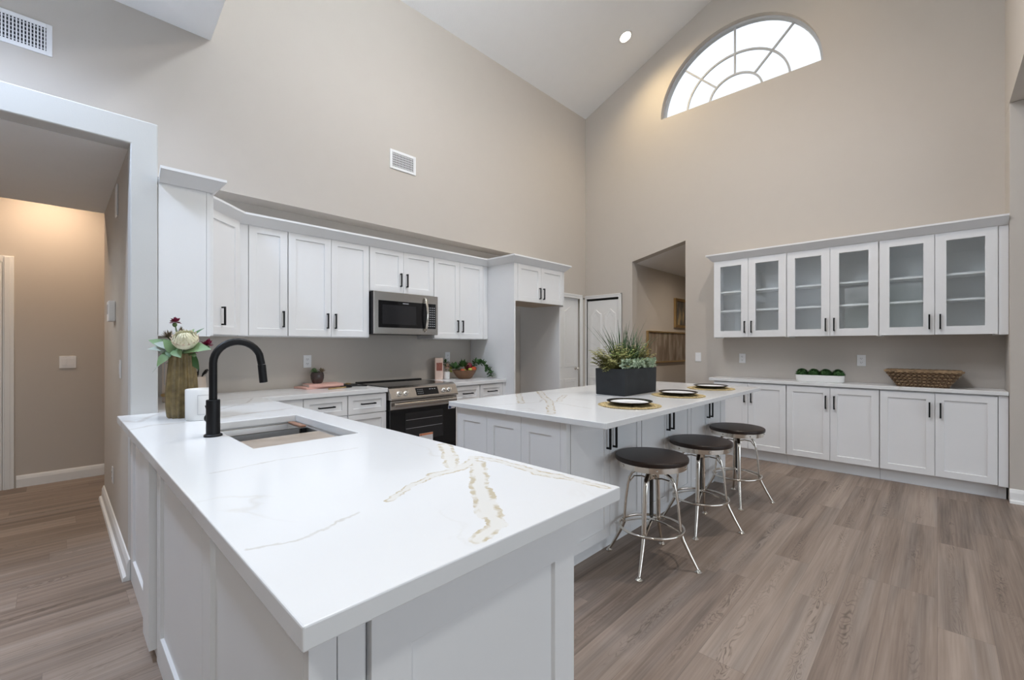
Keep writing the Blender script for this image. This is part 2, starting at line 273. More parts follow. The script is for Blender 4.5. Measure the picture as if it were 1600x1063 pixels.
# ------------------------------------------------------------------ mesh helpers
class MB:
    def __init__(s): s.bm = bmesh.new()
    def poly(s, pts): return s.bm.faces.new([s.bm.verts.new(p) for p in pts])
    def box(s, x0, x1, y0, y1, z0, z1, rot=None, piv=None):
        v = [s.bm.verts.new(p) for p in ((x0,y0,z0),(x1,y0,z0),(x1,y1,z0),(x0,y1,z0),(x0,y0,z1),(x1,y0,z1),(x1,y1,z1),(x0,y1,z1))]
        for f in ((0,3,2,1),(4,5,6,7),(0,1,5,4),(1,2,6,5),(2,3,7,6),(3,0,4,7)): s.bm.faces.new([v[i] for i in f])
        if rot is not None:
            bmesh.ops.rotate(s.bm, verts=v, cent=piv or (0,0,0), matrix=rot)
        return s
    def prism(s, poly, axis, a, b):
        def P(p, t):
            return {'x': (t, p[0], p[1]), 'y': (p[0], t, p[1]), 'z': (p[0], p[1], t)}[axis]
        A = [s.bm.verts.new(P(p, a)) for p in poly]; B = [s.bm.verts.new(P(p, b)) for p in poly]; n = len(poly)
        s.bm.faces.new(A); s.bm.faces.new(B[::-1])
        for i in range(n): s.bm.faces.new((A[i], B[i], B[(i+1) % n], A[(i+1) % n]))
        return s
    def tube(s, pts, r, n=10, cap=True, closed=False, flat=None):
        pts = [Vector(p) for p in pts]; N = len(pts); rs = r if isinstance(r, (list, tuple)) else [r]*N
        rings = []; up = None
        for i, p in enumerate(pts):
            if closed: d = pts[(i+1) % N]-pts[i-1]
            else: d = pts[min(i+1, N-1)]-pts[max(i-1, 0)]
            d.normalize()
            if up is None:
                up = Vector((0,0,1)) if abs(d.z) < 0.9 else Vector((1,0,0))
                if flat is not None and len(flat) == 3: up = Vector(flat[2])
            u = (up-d*up.dot(d)); 
            if u.length < 1e-6: u = d.orthogonal()
            u.normalize(); w = d.cross(u); up = u
            fa, fb = (flat[0], flat[1]) if flat else (1, 1)
            rings.append([s.bm.verts.new(p+(u*math.cos(2*PI*k/n)*fa+w*math.sin(2*PI*k/n)*fb)*rs[i]) for k in range(n)])
        R = range(N if closed else N-1)
        for i in R:
            a, b = rings[i], rings[(i+1) % N]
            for k in range(n): s.bm.faces.new((a[k], a[(k+1) % n], b[(k+1) % n], b[k]))
        if cap and not closed: s.bm.faces.new(rings[0][::-1]); s.bm.faces.new(rings[-1])
        return s
    def cyl(s, p0, p1, r, n=20): return s.tube([p0, p1], r, n)
    def bar(s, p0, p1, w, h, up=(0,0,1)):
        p0, p1 = Vector(p0), Vector(p1); d = (p1-p0).normalized(); u = Vector(up); u = (u-d*u.dot(d)).normalized(); q = d.cross(u)
        v = [s.bm.verts.new(p+q*a*w/2+u*c*h/2) for p in (p0, p1) for a, c in ((-1,-1),(1,-1),(1,1),(-1,1))]
        for f in ((0,1,2,3),(7,6,5,4),(0,4,5,1),(1,5,6,2),(2,6,7,3),(3,7,4,0)): s.bm.faces.new([v[i] for i in f])
        return s
    def lathe(s, prof, c=(0,0,0), n=32, sx=1, sy=1, mod=None, close=False):
        rings = []
        for r, z in prof:
            if r < 1e-6: rings.append([s.bm.verts.new((c[0], c[1], c[2]+z))])
            else:
                rings.append([s.bm.verts.new((c[0]+(r*(mod(2*PI*k/n, z) if mod else 1))*math.cos(2*PI*k/n)*sx, c[1]+(r*(mod(2*PI*k/n, z) if mod else 1))*math.sin(2*PI*k/n)*sy, c[2]+z)) for k in range(n)])
        pairs = list(zip(rings[:-1], rings[1:]))
        if close: pairs.append((rings[-1], rings[0]))
        for a, b in pairs:
            if len(a) == 1 and len(b) == 1: continue
            for k in range(n):
                if len(a) == 1: s.bm.faces.new((a[0], b[(k+1) % n], b[k]))
                elif len(b) == 1: s.bm.faces.new((a[k], a[(k+1) % n], b[0]))
                else: s.bm.faces.new((a[k], a[(k+1) % n], b[(k+1) % n], b[k]))
        return s
    def sphere(s, c, r, sub=2, sc=(1,1,1), jit=0):
        g = bmesh.ops.create_icosphere(s.bm, subdivisions=sub, radius=1.0)
        for v in g['verts']:
            k = 1+random.uniform(-jit, jit); v.co = Vector((c[0]+v.co.x*r*sc[0]*k, c[1]+v.co.y*r*sc[1]*k, c[2]+v.co.z*r*sc[2]*k))
        return s
    def sweep(s, path, prof, closed=False):
        # path: list of (x, y); prof: list of (outward offset, z); outward = right-hand side of travel
        path = [Vector(p) for p in path]; N = len(path); rows = []
        for i, p in enumerate(path):
            def nrm(a, b): d = (b-a).normalized(); return Vector((d.y, -d.x))
            ns = []
            if closed or i > 0: ns.append(nrm(path[i-1], p))
            if closed or i < N-1: ns.append(nrm(p, path[(i+1) % N]))
            if len(ns) == 2:
                m = (ns[0]+ns[1]).normalized(); k = 1/max(0.2, m.dot(ns[0]))
            else: m = ns[0]; k = 1
            rows.append([s.bm.verts.new((p.x+m.x*k*o, p.y+m.y*k*o, z)) for o, z in prof])
        n = len(prof)
        for i in range(N if closed else N-1):
            a, b = rows[i], rows[(i+1) % N]
            for j in range(n): s.bm.faces.new((a[j], a[(j+1) % n], b[(j+1) % n], b[j]))
        if not closed: s.bm.faces.new(rows[0]); s.bm.faces.new(rows[-1][::-1])
        return s
    def leaf(s, base, tip, w, up=(0,0,1), fold=0.25, curl=0.0, seg=5, shape=1.0):
        base, tip = Vector(base), Vector(tip); d = tip-base; Ln = d.length
        if Ln < 1e-6: return s
        dn = d/Ln; u = Vector(up); u = u-dn*u.dot(dn)
        if u.length < 1e-4: u = dn.orthogonal()
        u.normalize(); q = dn.cross(u); rows = []
        for i in range(seg+1):
            t = i/seg; ww = w*(math.sin(PI*min(1, (t**shape)*0.94+0.06)))*0.5+0.0004; cc = base+d*t+u*(curl*Ln*(math.sin(PI*t)))
            rows.append([s.bm.verts.new(cc-q*ww+u*fold*ww), s.bm.verts.new(cc), s.bm.verts.new(cc+q*ww+u*fold*ww)])
        for a, b in zip(rows[:-1], rows[1:]):
            s.bm.faces.new((a[0], a[1], b[1], b[0])); s.bm.faces.new((a[1], a[2], b[2], b[1]))
        return s
    def build(s, name, m, parent=None, loc=None, bevel=0, seg=2, smooth=False, solid=0):
        bmesh.ops.recalc_face_normals(s.bm, faces=s.bm.faces)
        if loc is not None: bmesh.ops.translate(s.bm, verts=s.bm.verts, vec=-Vector(loc))
        me = bpy.data.meshes.new(name); s.bm.to_mesh(me); s.bm.free()
        if smooth:
            for p in me.polygons: p.use_smooth = True
        me.materials.append(m if not isinstance(m, str) else M[m])
        o = bpy.data.objects.new(name, me); COL.objects.link(o)
        if loc is not None: o.location = loc
        if parent: o.parent = parent
        if solid:
            q = o.modifiers.new('thickness', 'SOLIDIFY'); q.thickness = solid; q.offset = 0
        if bevel:
            q = o.modifiers.new('bevel', 'BEVEL'); q.width = bevel; q.segments = seg; q.limit_method = 'ANGLE'; q.angle_limit = math.radians(40)
        if smooth == 'auto':
            pass
        return o
def tag(o, label, cat, group=None):
    o['label'] = label; o['category'] = cat
    if group: o['group'] = group
    return o
def thing(name, label, cat, loc=(0,0,0), rz=0, group=None):
    o = bpy.data.objects.new(name, None); COL.objects.link(o); o.empty_display_size = 0.05
    o.location = loc; o.rotation_euler = (0, 0, rz); return tag(o, label, cat, group)
def struct(o): o['kind'] = 'structure'; return o
def dup(root, loc, rz, label):
    r = root.copy(); COL.objects.link(r); r.location = loc; r.rotation_euler = (0, 0, rz); r['label'] = label
    def rec(a, b):
        for ch in list(a.children):
            c = ch.copy(); COL.objects.link(c); c.parent = b; rec(ch, c)
    rec(root, r); return r
def shade_angle(o, deg=35):
    me = o.data
    for p in me.polygons: p.use_smooth = True
    try: me.set_sharp_from_angle(angle=math.radians(deg))
    except Exception: pass
    return o

# ================================================================== SETTING
YW = 4.22      # back of the range alcove
YS = 4.01      # upper wall above the cabinets
XW = 5.83      # wall with the arched window
YR = -0.43     # right-hand return
SP, RZ = 4.885, 5.846; RY = 1.79      # vault spring height, ridge height, ridge position
# floor
mb = MB(); mb.box(-4.6, 8.6, -6.1, 7.2, -0.06, 0.0); struct(mb.build('floor', 'floor'))
# vaulted ceiling over the kitchen, lower flat ceilings beside it
mb = MB(); mb.prism([(YR, SP), (RY, RZ), (YS, SP), (YS+.25, SP), (YS+.25, SP+.15), (RY, RZ+.15), (YR-.25, SP+.15), (YR-.25, SP)], 'x', 0.20, XW+.1)
struct(mb.build('ceiling', 'ceil'))
mb = MB(); mb.prism([(-4.6, -6.1), (0.30, -6.1), (0.826, YS-.001), (-4.6, YS-.001)], 'z', 3.637, 3.78); struct(mb.build('ceiling', 'ceil'))
mb = MB(); mb.prism([(0.301, -6.1), (8.6, -6.1), (8.6, YR-.19), (0.60, YR-.19)], 'z', 3.637, 3.78); struct(mb.build('ceiling', 'ceil'))
# gable wall closing the vault over the low ceiling
mb = MB(); mb.prism([(YR-.2, 3.781), (YS-.001, 3.781), (YS-.001, SP), (RY, RZ+.1), (YR-.2, SP)], 'x', 0.10, 0.199); struct(mb.build('wall_gable', 'wall'))
# upper wall over the range alcove: soffit with its underside at 2.506
mb = MB(); mb.prism([(-4.6, 2.50), (0.407, 2.50), (0.407, 2.506), (4.60, 2.506), (4.60, 2.03), (XW+.1, 2.03), (XW+.1, SP+.1), (-4.6, SP+.1)], 'y', YS, YW+.2)
struct(mb.build('wall_back', 'wall'))
mb = MB(); mb.box(0.407, 4.60, YW, YW+.15, 0, 2.52); struct(mb.build('wall_alcove', 'wall'))
# back wall strip between the fridge recess and the corner door
DX0, DX1 = 4.90, 5.70
mb = MB(); mb.box(4.575, DX0, YS, YW+.15, 0, 2.05); mb.box(DX1, XW+.1, YS, YW+.15, 0, 2.05); struct(mb.build('wall_back_corner', 'wall'))
# left partition, its head and the hall behind
XL0, XL1 = 0.287, 0.407
mb = MB(); mb.box(XL0, XL1, 3.331, 5.08, 0, 2.562); struct(mb.build('wall_partition', 'wall'))
mb = MB(); mb.box(-4.6, XL0, 3.331, 5.08, 2.418, 2.50); mb.box(-4.6, XL0, 3.331, YS, 2.50, 2.562); struct(mb.build('ceiling', 'ceil'))
M['pale'] = mat('pale_wall_paint', (0.60, 0.60, 0.59), 0.75, spec=0.25, bump=0.12, bscale=160)
mb = MB(); mb.prism([(-4.6, 2.418), (XL0, 2.418), (XL0, 0), (XL1, 0), (XL1, 2.562), (-4.6, 2.562)], 'y', 3.21, 3.33); struct(mb.build('trim_6', 'pale', bevel=0.006))
mb = MB(); mb.box(-4.6, 3.2, 6.05, 6.2, 0, 3.3); struct(mb.build('wall_hall', 'wall'))
mb = MB(); mb.box(-4.6, 3.2, 4.6, 6.2, 3.0, 3.1); struct(mb.build('ceiling', 'ceil'))
mb = MB(); mb.box(-4.6, 3.2, 4.92, 5.08, 2.50, 3.0); struct(mb.build('wall_hall_head', 'wall'))
mb = MB(); mb.box(XL1, 3.2, 4.92, 5.08, 0, 3.0); struct(mb.build('wall_hall_side', 'wall'))
mb = MB(); mb.box(3.1, 3.2, 5.0, 6.1, 0, 3.1); struct(mb.build('wall_hall_end', 'wall'))
# window wall with half-round opening, passage opening and pantry opening
AC, AZ, AA, AB = 1.829, 4.432, 0.930, 0.885
XT = XW+0.14
def arch(a, b, n=40, r=1.0): return [(AC+a*r*math.cos(PI*k/n), AZ+b*r*math.sin(PI*k/n)) for k in range(n+1)]
def gable(y): return SP+(RZ-SP)*((y-YR)/(RY-YR) if y < RY else (YS-y)/(YS-RY))+.05
def arch_wall():
    mb = MB(); bm = mb.bm
    OY0, OY1, OZ0, OZ1 = 2.415, 3.195, 2.702, 2.522        # passage opening: right jamb, left jamb, heads
    PY0, PY1, PZ = 3.415, 4.01, 2.036                      # pantry opening
    ys = sorted(set([YR-.12, AC-AA, OY0, AC+AA, OY1, PY0, PY1, YS+.2, RY]+[AC+AA*math.cos(PI*k/40) for k in range(41)]))
    def lower(y):   # profile of the top of the hole at y or floor if no hole
        if OY0 <= y <= OY1: return OZ0+(OZ1-OZ0)*(y-OY0)/(OY1-OY0)
        if PY0 <= y <= PY1: return PZ
        return 0.0
    for y0, y1 in zip(ys[:-1], ys[1:]):
        ym = (y0+y1)/2; inO = OY0 < ym < OY1; inP = PY0 < ym < PY1
        b0 = b1 = 0.0
        if inO: b0 = OZ0+(OZ1-OZ0)*(y0-OY0)/(OY1-OY0); b1 = OZ0+(OZ1-OZ0)*(y1-OY0)/(OY1-OY0)
        if inP: b0 = b1 = PZ
        t0, t1 = min(gable(y0), 9), min(gable(y1), 9)
        inA = AC-AA-1e-6 < ym < AC+AA+1e-6
        if inA:
            f = lambda y: AZ+AB*math.sqrt(max(0, 1-((y-AC)/AA)**2))
            quads = [((y0,b0),(y1,b1),(y1,AZ),(y0,AZ)), ((y0,f(y0)),(y1,f(y1)),(y1,t1),(y0,t0))]
        else: quads = [((y0,b0),(y1,b1),(y1,t1),(y0,t0))]
        for q in quads:
            for X in (XW, XT): mb.poly([(X, y, z) for y, z in q])
        if inO or inP: mb.poly([(XW,y0,b0),(XW,y1,b1),(XT,y1,b1),(XT,y0,b0)])
    for y, z in ((OY0, OZ0), (OY1, OZ1), (PY0, PZ), (PY1, PZ)): mb.poly([(XW,y,0),(XT,y,0),(XT,y,z),(XW,y,z)])
    a = arch(AA, AB)
    for p, q in zip(a[:-1], a[1:]): mb.poly([(XW,*p),(XT,*p),(XT,*q),(XW,*q)])
    mb.poly([(XW,*a[0]),(XT,*a[0]),(XT,*a[-1]),(XW,*a[-1])])
    bmesh.ops.remove_doubles(bm, verts=bm.verts, dist=1e-4)
    return mb
struct(arch_wall().build('wall_right', 'wall'))
# arched window: frame, muntins, glass
w1 = bpy.data.objects.new('window_1', None); COL.objects.link(w1); w1.location = (XW+.10, AC, AZ); struct(w1)
mb = MB(); L0 = (XW+.10, AC, AZ)
def half_band(mb, a0, b0, a1, b1, x0, x1, n=40):
    o = [(AC+a0*math.cos(PI*k/n), AZ+b0*math.sin(PI*k/n)) for k in range(n+1)]; i = [(AC+a1*math.cos(PI*k/n), AZ+b1*math.sin(PI*k/n)) for k in range(n+1)]
    for k in range(n):
        for X in (x0, x1): mb.poly([(X,*o[k]),(X,*o[k+1]),(X,*i[k+1]),(X,*i[k])])
        mb.poly([(x0,*i[k]),(x0,*i[k+1]),(x1,*i[k+1]),(x1,*i[k])]); mb.poly([(x0,*o[k]),(x0,*o[k+1]),(x1,*o[k+1]),(x1,*o[k])])
    bmesh.ops.remove_doubles(mb.bm, verts=mb.bm.verts, dist=1e-5)
half_band(mb, AA, AB, AA-.028, AB-.028, XW+.07, XW+.13); mb.box(XW+.07, XW+.13, AC-AA, AC+AA, AZ, AZ+.02)
mb.build('window_frame', 'winframe', w1, None).location = -Vector(L0)
for ra, rb in ((0.600, 0.535), (0.310, 0.275)):
    mb = MB(); half_band(mb, ra+.011, rb+.011, ra-.011, rb-.011, XW+.088, XW+.108); mb.build('muntin', 'winframe', w1).location = -Vector(L0)
for ang in (45, 90, 135):
    c, s_ = math.cos(math.radians(ang)), math.sin(math.radians(ang)); mb = MB()
    mb.bar((XW+.098, AC+.31*c, AZ+.275*s_), (XW+.098, AC+.905*c, AZ+.86*s_), .02, .02, up=(1,0,0)); mb.build('muntin', 'winframe', w1).location = -Vector(L0)
mb = MB(); mb.poly([(XW+.1185, *p) for p in arch(AA-.02, AB-.02)]); mb.build('window_glass', 'wglass', w1).location = -Vector(L0)
# passage behind the window wall
mb = MB(); mb.prism([(3.30, 2.50), (1.2, 2.985), (1.2, 3.05), (3.30, 2.56)], 'x', XT, 8.6); struct(mb.build('ceiling', 'ceil'))
mb = MB(); mb.box(XT, 8.6, 3.225, 3.32, 0, 2.62); struct(mb.build('wall_passage', 'wall'))
mb = MB(); mb.box(8.5, 8.6, 1.1, 3.3, 0, 3.05); struct(mb.build('wall_passage_end', 'wall'))
mb = MB(); mb.box(XT, 8.6, 1.1, 1.2, 0, 3.05); struct(mb.build('wall_passage_side', 'wall'))
# pantry closet behind the folding doors, its shade put into the dark wall colour
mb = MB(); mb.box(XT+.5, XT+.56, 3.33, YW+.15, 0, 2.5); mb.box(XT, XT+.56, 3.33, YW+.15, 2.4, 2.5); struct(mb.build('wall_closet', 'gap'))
# right return: pier and header over the wide opening to the next room
mb = MB(); mb.box(5.492, XW+.02, -1.30, YR, 0, 3.312); struct(mb.build('wall_pier', 'wall', bevel=0.006))
mb = MB(); mb.box(0.62, XW+.02, YR-.18, YR, 3.313, SP+.05); struct(mb.build('wall_header', 'wall'))
mb = MB(); mb.box(0.20, XW+.1, YR-.3, YR-.181, 3.79, SP+.1); struct(mb.build('wall_header_top', 'wall'))
# rest of the house behind the camera: great room, its rear glazed openings added for light
mb = MB()
mb.box(-4.6, 8.6, -6.1, -6.0, 2.75, 3.7); mb.box(-4.6, -1.2, -6.1, -6.0, 0, 2.75); mb.box(6.4, 8.6, -6.1, -6.0, 0, 2.75)
struct(mb.build('wall_rear', 'wall'))
mb = MB(); mb.box(-4.6, -4.5, -6.1, 6.2, 2.95, 3.7); mb.box(-4.6, -4.5, -6.1, 0.3, 0, 2.95); mb.box(-4.6, -4.5, 1.9, 6.2, 0, 2.95); mb.box(-4.6, -4.5, .3, 1.9, 0, .8); mb.box(-1.8, -1.7, 1.7, 3.2, 0, 3.637); mb.box(-1.8, -1.7, 3.2, 6.05, 0, 2.418); struct(mb.build('wall_far_left', 'wall'))  # inner wall left of the hall is added to shade the peninsula side
mb = MB(); mb.box(8.5, 8.6, -6.1, 1.2, 0, 3.7); mb.box(XW, 8.6, -1.3, -1.2, 0, 3.7); struct(mb.build('wall_far_right', 'wall'))
for i, x0 in enumerate((-1.2, 1.33, 3.86)):  # frames of the added, unseen rear glazing
    o = MB().box(x0, x0+.06, -6.08, -6.02, 0, 2.75).box(x0+2.48, x0+2.54, -6.08, -6.02, 0, 2.75).box(x0, x0+2.54, -6.08, -6.02, 0, .06).box(x0, x0+2.54, -6.08, -6.02, 2.69, 2.75).box(x0+1.24, x0+1.30, -6.08, -6.02, 0, 2.75).build('window_%d' % (i+2), 'trim'); struct(o)
# baseboards
BB = [(0, 0), (0.016, 0), (0.016, 0.075), (0.010, 0.098), (0.004, 0.110), (0, 0.110)]
BB2 = [(0.0, 0), (0.034, 0), (0.030, 0.02), (0.017, 0.028), (0.015, 0.085), (0.006, 0.112), (0, 0.115)]
struct(MB().sweep([(XL0, 3.21), (XL0, 5.08), (XL1+1.5, 5.08)][::-1], [(o, z) for o, z in BB2]).build('baseboard_partition', 'trim'))
struct(MB().sweep([(-.25, 6.05), (3.1, 6.05)], BB).build('baseboard_hall', 'trim'))
struct(MB().sweep([(5.492, YR), (5.492, -1.30)], BB2).build('baseboard_pier', 'trim'))
struct(MB().sweep([(XT, 3.225), (8.5, 3.225)], BB).build('baseboard_passage', 'trim'))
struct(MB().sweep([(XW, 2.415), (XW, 1.98)], BB).build('baseboard_right', 'trim'))
for o in COL.objects:
    if o.name.startswith('baseboard_partition'): pass

# ------------------------------------------------------------------ doors
def casing(name, plane, a0, a1, ztop, w=0.058, left=True, right=True):
    mb = MB(); prof = 0.016
    def bx(u0, u1, z0, z1, d):
        if plane[0] == 'y': mb.box(u0, u1, plane[1]-d, plane[1], z0, z1)
        else: mb.box(plane[1]-d, plane[1], u0, u1, z0, z1)
    for d, k in ((prof, 0.0), (prof+.006, 0.36)):
        ww = w
        if left: bx(a0-ww, a0-ww*k if k else a0, 0, ztop+w, d) if not k else bx(a0-ww, a0-ww*.62, 0, ztop+w, d)
        if right: bx(a1, a1+ww, 0, ztop+w, d) if not k else bx(a1+ww*.62, a1+ww, 0, ztop+w, d)
        if not k: bx(a0, a1, ztop, ztop+w, d)
        else: bx(a0-(ww if left else 0), a1+(ww if right else 0), ztop+w*.62, ztop+w, d)
    return struct(mb.build(name, 'trim', bevel=0.003))
casing('trim_1', ('y', YS), DX0, DX1-.03, 2.030, w=0.06)
casing('trim_2', ('x', XW), 3.415, 3.985, 2.030, w=0.052, right=False)
mb = MB(); mb.box(XW-.016, XW, 3.985, YS, 0, 2.082); struct(mb.build('trim_3', 'trim'))
def panel_door(name, w, h, th, cols, arched=True):
    """moulded two-panel-high door, local x across, front at y=0 facing -y, grid relief by nested outlines"""
    mb = MB(); mb.box(0, w, 0, th, 0, h)
    def outline(x0, x1, z0, z1, rise, ins):
        x0 += ins; x1 -= ins; z0 += ins; z1 -= ins; n = 12
        top = []
        for k in range(n+1):
            t = k/n; x = x1+(x0-x1)*t; s_ = math.sin(PI*t); q = s_**2.2
            top.append((x, z1+rise*q))
        return [(x0, z0), (x1, z0)]+top
    spans = []; st = 0.085 if cols == 1 else 0.045
    pw = (w-st*(cols+1))/cols
    for c in range(cols):
        x0 = st+c*(pw+st); spans += [(x0, x0+pw, 0.20, 0.80, 0), (x0, x0+pw, 0.97, h-.20 if arched else h-.12, 0.065 if arched else 0)]
    for x0, x1, z0, z1, r in spans:
        prev = None
        for ins, d in ((0, -.0005), (0.010, -.009), (0.022, .0015-.008), (0.045, -.0055), (0.060, -.0005)):
            cur = [mb.bm.verts.new((x, d if False else -abs(d), z)) for x, z in outline(x0, x1, z0, z1, r, ins)]
            if prev:
                for i in range(len(cur)): mb.bm.faces.new((prev[i], prev[(i+1) % len(cur)], cur[(i+1) % len(cur)], cur[i]))
            prev = cur
        mb.bm.faces.new(prev)
    return mb
d1 = bpy.data.objects.new('door_1', None); COL.objects.link(d1); d1.location = (DX0, YS+.03, 0); struct(d1)
panel_door('', DX1-DX0-.03, 2.03, .035, 2).build('door_leaf', 'trim', d1)
mb = MB(); mb.lathe([(0, 0), (.026, 0), (.026, .006), (.011, .010), (.010, .030), (.020, .036), (.027, .047), (.026, .058), (.014, .066), (0, .068)], n=20)
k = mb.build('door_knob', 'nickel', d1, smooth=True); k.location = (DX1-DX0-.03-.068, 0, 0.95); k.rotation_euler = (PI/2, 0, 0); k['label'] = 'satin nickel knob'
d2 = bpy.data.objects.new('door_2', None); COL.objects.link(d2); d2.location = (XW+.012, 3.983, 0.012); d2.rotation_euler = (0, 0, -PI/2); struct(d2)
for i in range(1):
    o = panel_door('', 0.555, 1.985, .03, 2).build('door_leaf', 'trim', d2)
    o.location = (0.006, 0, 0)
mb = MB(); mb.box(XW, XT, 3.415, YS, 2.02, 2.04); struct(mb.build('door_gap_shade', 'gap'))  # dark strip over the pantry door, shade of the gap put into its colour
# hall door casing at the left edge
mb = MB(); mb.box(-.332, -.262, 6.03, 6.05, 0, 2.11); mb.box(-.322, -.285, 6.022, 6.032, 0, 2.10); mb.box(-1.15, -.332, 6.03, 6.05, 2.05, 2.11); struct(mb.build('trim_5', 'trim', bevel=.003))
d3 = bpy.data.objects.new('door_3', None); COL.objects.link(d3); d3.location = (-1.13, 6.035, 0); struct(d3)
panel_door('', .795, 2.05, .012, 2).build('door_leaf', 'trim', d3)

# ================================================================== CABINET PIECES
ST = 0.058
def shaker_mb(w, h, st=ST, rec=0.009, th=0.02, hole=False, top=None, bot=None):
    """door in local coords: x 0..w, z 0..h, front face at y=-th, back at y=0"""
    top = top or st; bot = bot or st
    mb = MB(); bm = mb.bm
    def ring(x0, x1, z0, z1, y): return [bm.verts.new(p) for p in ((x0,y,z0),(x1,y,z0),(x1,y,z1),(x0,y,z1))]
    def join(a, b):
        for i in range(4): bm.faces.new((a[i], a[(i+1) % 4], b[(i+1) % 4], b[i]))
    back = ring(0, w, 0, h, 0); front = ring(0, w, 0, h, -th); inn = ring(st, w-st, bot, h-top, -th)
    join(back, front); join(front, inn)
    if hole:
        ib = ring(st, w-st, bot, h-top, 0); join(inn, ib); join(ib, back)
    else:
        rc = ring(st+.002, w-st-.002, bot+.002, h-top-.002, -th+rec); join(inn, rc); bm.faces.new(rc); bm.faces.new(back[::-1])
    return mb
def handle_mb(length=0.135, vert=True, proj=0.03, t=0.0115):
    mb = MB(); L = length/2; c = L-.006
    def bx(a0, a1, y0, y1):
        if vert: mb.box(-t/2, t/2, y0, y1, a0, a1)
        else: mb.box(a0, a1, y0, y1, -t/2, t/2)
    bx(-L, L, -proj, -proj+t)
    for s_ in (-c, c): bx(s_-t/2, s_+t/2, -proj+t*.6, 0)
    return mb
HV = HH = None
def add_handle(door, x, z, vert=True, th=0.02, length=.135):
    o = handle_mb(length, vert).build('handle', 'black', door, bevel=.0012); o.location = (x, -th, z); return o
def add_door(root, x0, x1, z0, z1, hside=None, hz=None, hmat='cab', name='door', hl=.135, st=ST, length=.135, y=0, top=None):
    g = 0.0016
    o = shaker_mb(x1-x0-2*g, z1-z0-2*g, st, top=top).build(name, hmat, root, bevel=.0011); o.location = (x0+g, y, z0+g)
    w = x1-x0-2*g
    if hside == 'l': add_handle(o, 0.034, hz-z0, True, length=length)
    if hside == 'r': add_handle(o, w-0.034, hz-z0, True, length=length)
    if hside == 'h': add_handle(o, w/2, hz-z0, False, length=length)
    return o
def carcass(root, w, h, d, name='carcass', x0=0, m='cab', z0=0, y0=0.001):
    return MB().box(x0, x0+w, y0, d, z0, h).build(name, m, root, bevel=.001)

# ================================================================== RANGE WALL: upper cabinets
YU = 3.92      # carcass front, door faces at 3.90
ZU0, ZU1 = 1.372, 2.262
GU = 'white shaker wall cabinets along the range wall'
def upper(name, label, x0, x1, doors, z0=ZU0, z1=ZU1, hz=None, filler=None, yb=YW, y=YU):
    t = thing(name, label, 'cabinet', (x0, y, z0), 0, GU)
    w = x1-x0; carcass(t, w, z1-z0, yb-y-.002)
    for (a, b, hs) in doors:
        add_door(t, a-x0, b-x0, 0.006, z1-z0-.004, hs, (hz if hz else z0+.143)-z0)
    if filler:
        for a, b in filler: MB().box(a-x0, b-x0, -.019, 0.001, .006, z1-z0-.004).build('filler', 'cab', t, bevel=.0008)
    return t
upper('wall_cabinet', 'single-door white wall cabinet above the potted succulent, left of the double doors', 0.985, 1.347, [(1.055, 1.345, 'r')], filler=[(0.985, 1.052)])
upper('wall_cabinet', 'tall double-door white wall cabinet directly left of the microwave', 1.349, 2.080, [(1.351, 1.713, 'r'), (1.713, 2.078, 'l')])
upper('wall_cabinet', 'short two-door white wall cabinet directly above the microwave', 2.082, 2.829, [(2.084, 2.455, 'r'), (2.455, 2.827, 'l')], z0=1.822, hz=1.957)
upper('wall_cabinet', 'tall double-door white wall cabinet between microwave and refrigerator recess', 2.831, 3.618, [(2.833, 3.185, 'r'), (3.185, 3.545, 'l')], filler=[(3.548, 3.617)])
# corner cabinet with a diagonal door
p0 = (0.655, 3.574); p1 = (0.983, 3.902)
t = thing('corner_cabinet', 'white corner wall cabinet with one diagonal door, behind the flower vase', 'cabinet', (p0[0], p0[1], ZU0), 0)
mb = MB(); mb.prism([(p0[0]+.012, p0[1]+.014), (p1[0]-.002, p1[1]+.018), (p1[0]-.002, YW-.002), (XL1+.002, YW-.002), (XL1+.002, p0[1]+.014)], 'z', ZU0, ZU1); mb.build('carcass', 'cab', t, bevel=.001).location = (-p0[0], -p0[1], -ZU0)
dl = math.hypot(p1[0]-p0[0], p1[1]-p0[1])
dd = bpy.data.objects.new
o = shaker_mb(dl-.055, ZU1-ZU0-.012, ST).build('door', 'cab', t, bevel=.0011); o.rotation_euler = (0, 0, PI/4); o.location = (.02+.014, .02+.000+.014, .006)
hh = handle_mb(.135).build('handle', 'black', o, bevel=.0012); hh.location = (.186, -.02, .135)
# cabinet on the left partition, seen from its end
LX1 = 0.664; LY0, LY1 = 3.214, 3.572
t = thing('end_cabinet', 'white wall cabinet on left partition, its plain side panel above the flower vase', 'cabinet', (XL1, LY0, 1.354), 0)
MB().box(.002, LX1-XL1-.022, .006, LY1-LY0, .004, 2.262-1.354).build('carcass', 'cab', t, bevel=.001)
MB().box(.002, LX1-XL1-.024, 0, .006, 0, 2.262-1.354).build('side_panel', 'cab', t, bevel=.001)
MB().box(LX1-XL1-.023, LX1-XL1-.004, -.001, .018, 0, 2.262-1.354).build('face_frame', 'cab', t, bevel=.0012)
o = shaker_mb(LY1-LY0-.028, 2.262-1.354-.012).build('door', 'cab', t, bevel=.0011); o.rotation_euler = (0, 0, PI/2); o.location = (LX1-XL1-.003, .022, .006)
CP = [(0, 0), (0.010, 0), (0.066, 0.060), (0.070, 0.062), (0.070, 0.078), (0.050, 0.078), (0, 0.010)]
def cp(z, k=1.0): return [(o*k, z+h) for o, h in CP]
mb = MB(); mb.sweep([(XL1+.003, LY0-.001), (LX1-.002, LY0-.001), (LX1-.002, LY1+.0)], cp(2.236)); mb.build('crown', 'cab', t).location = -Vector((XL1, LY0, 1.354))
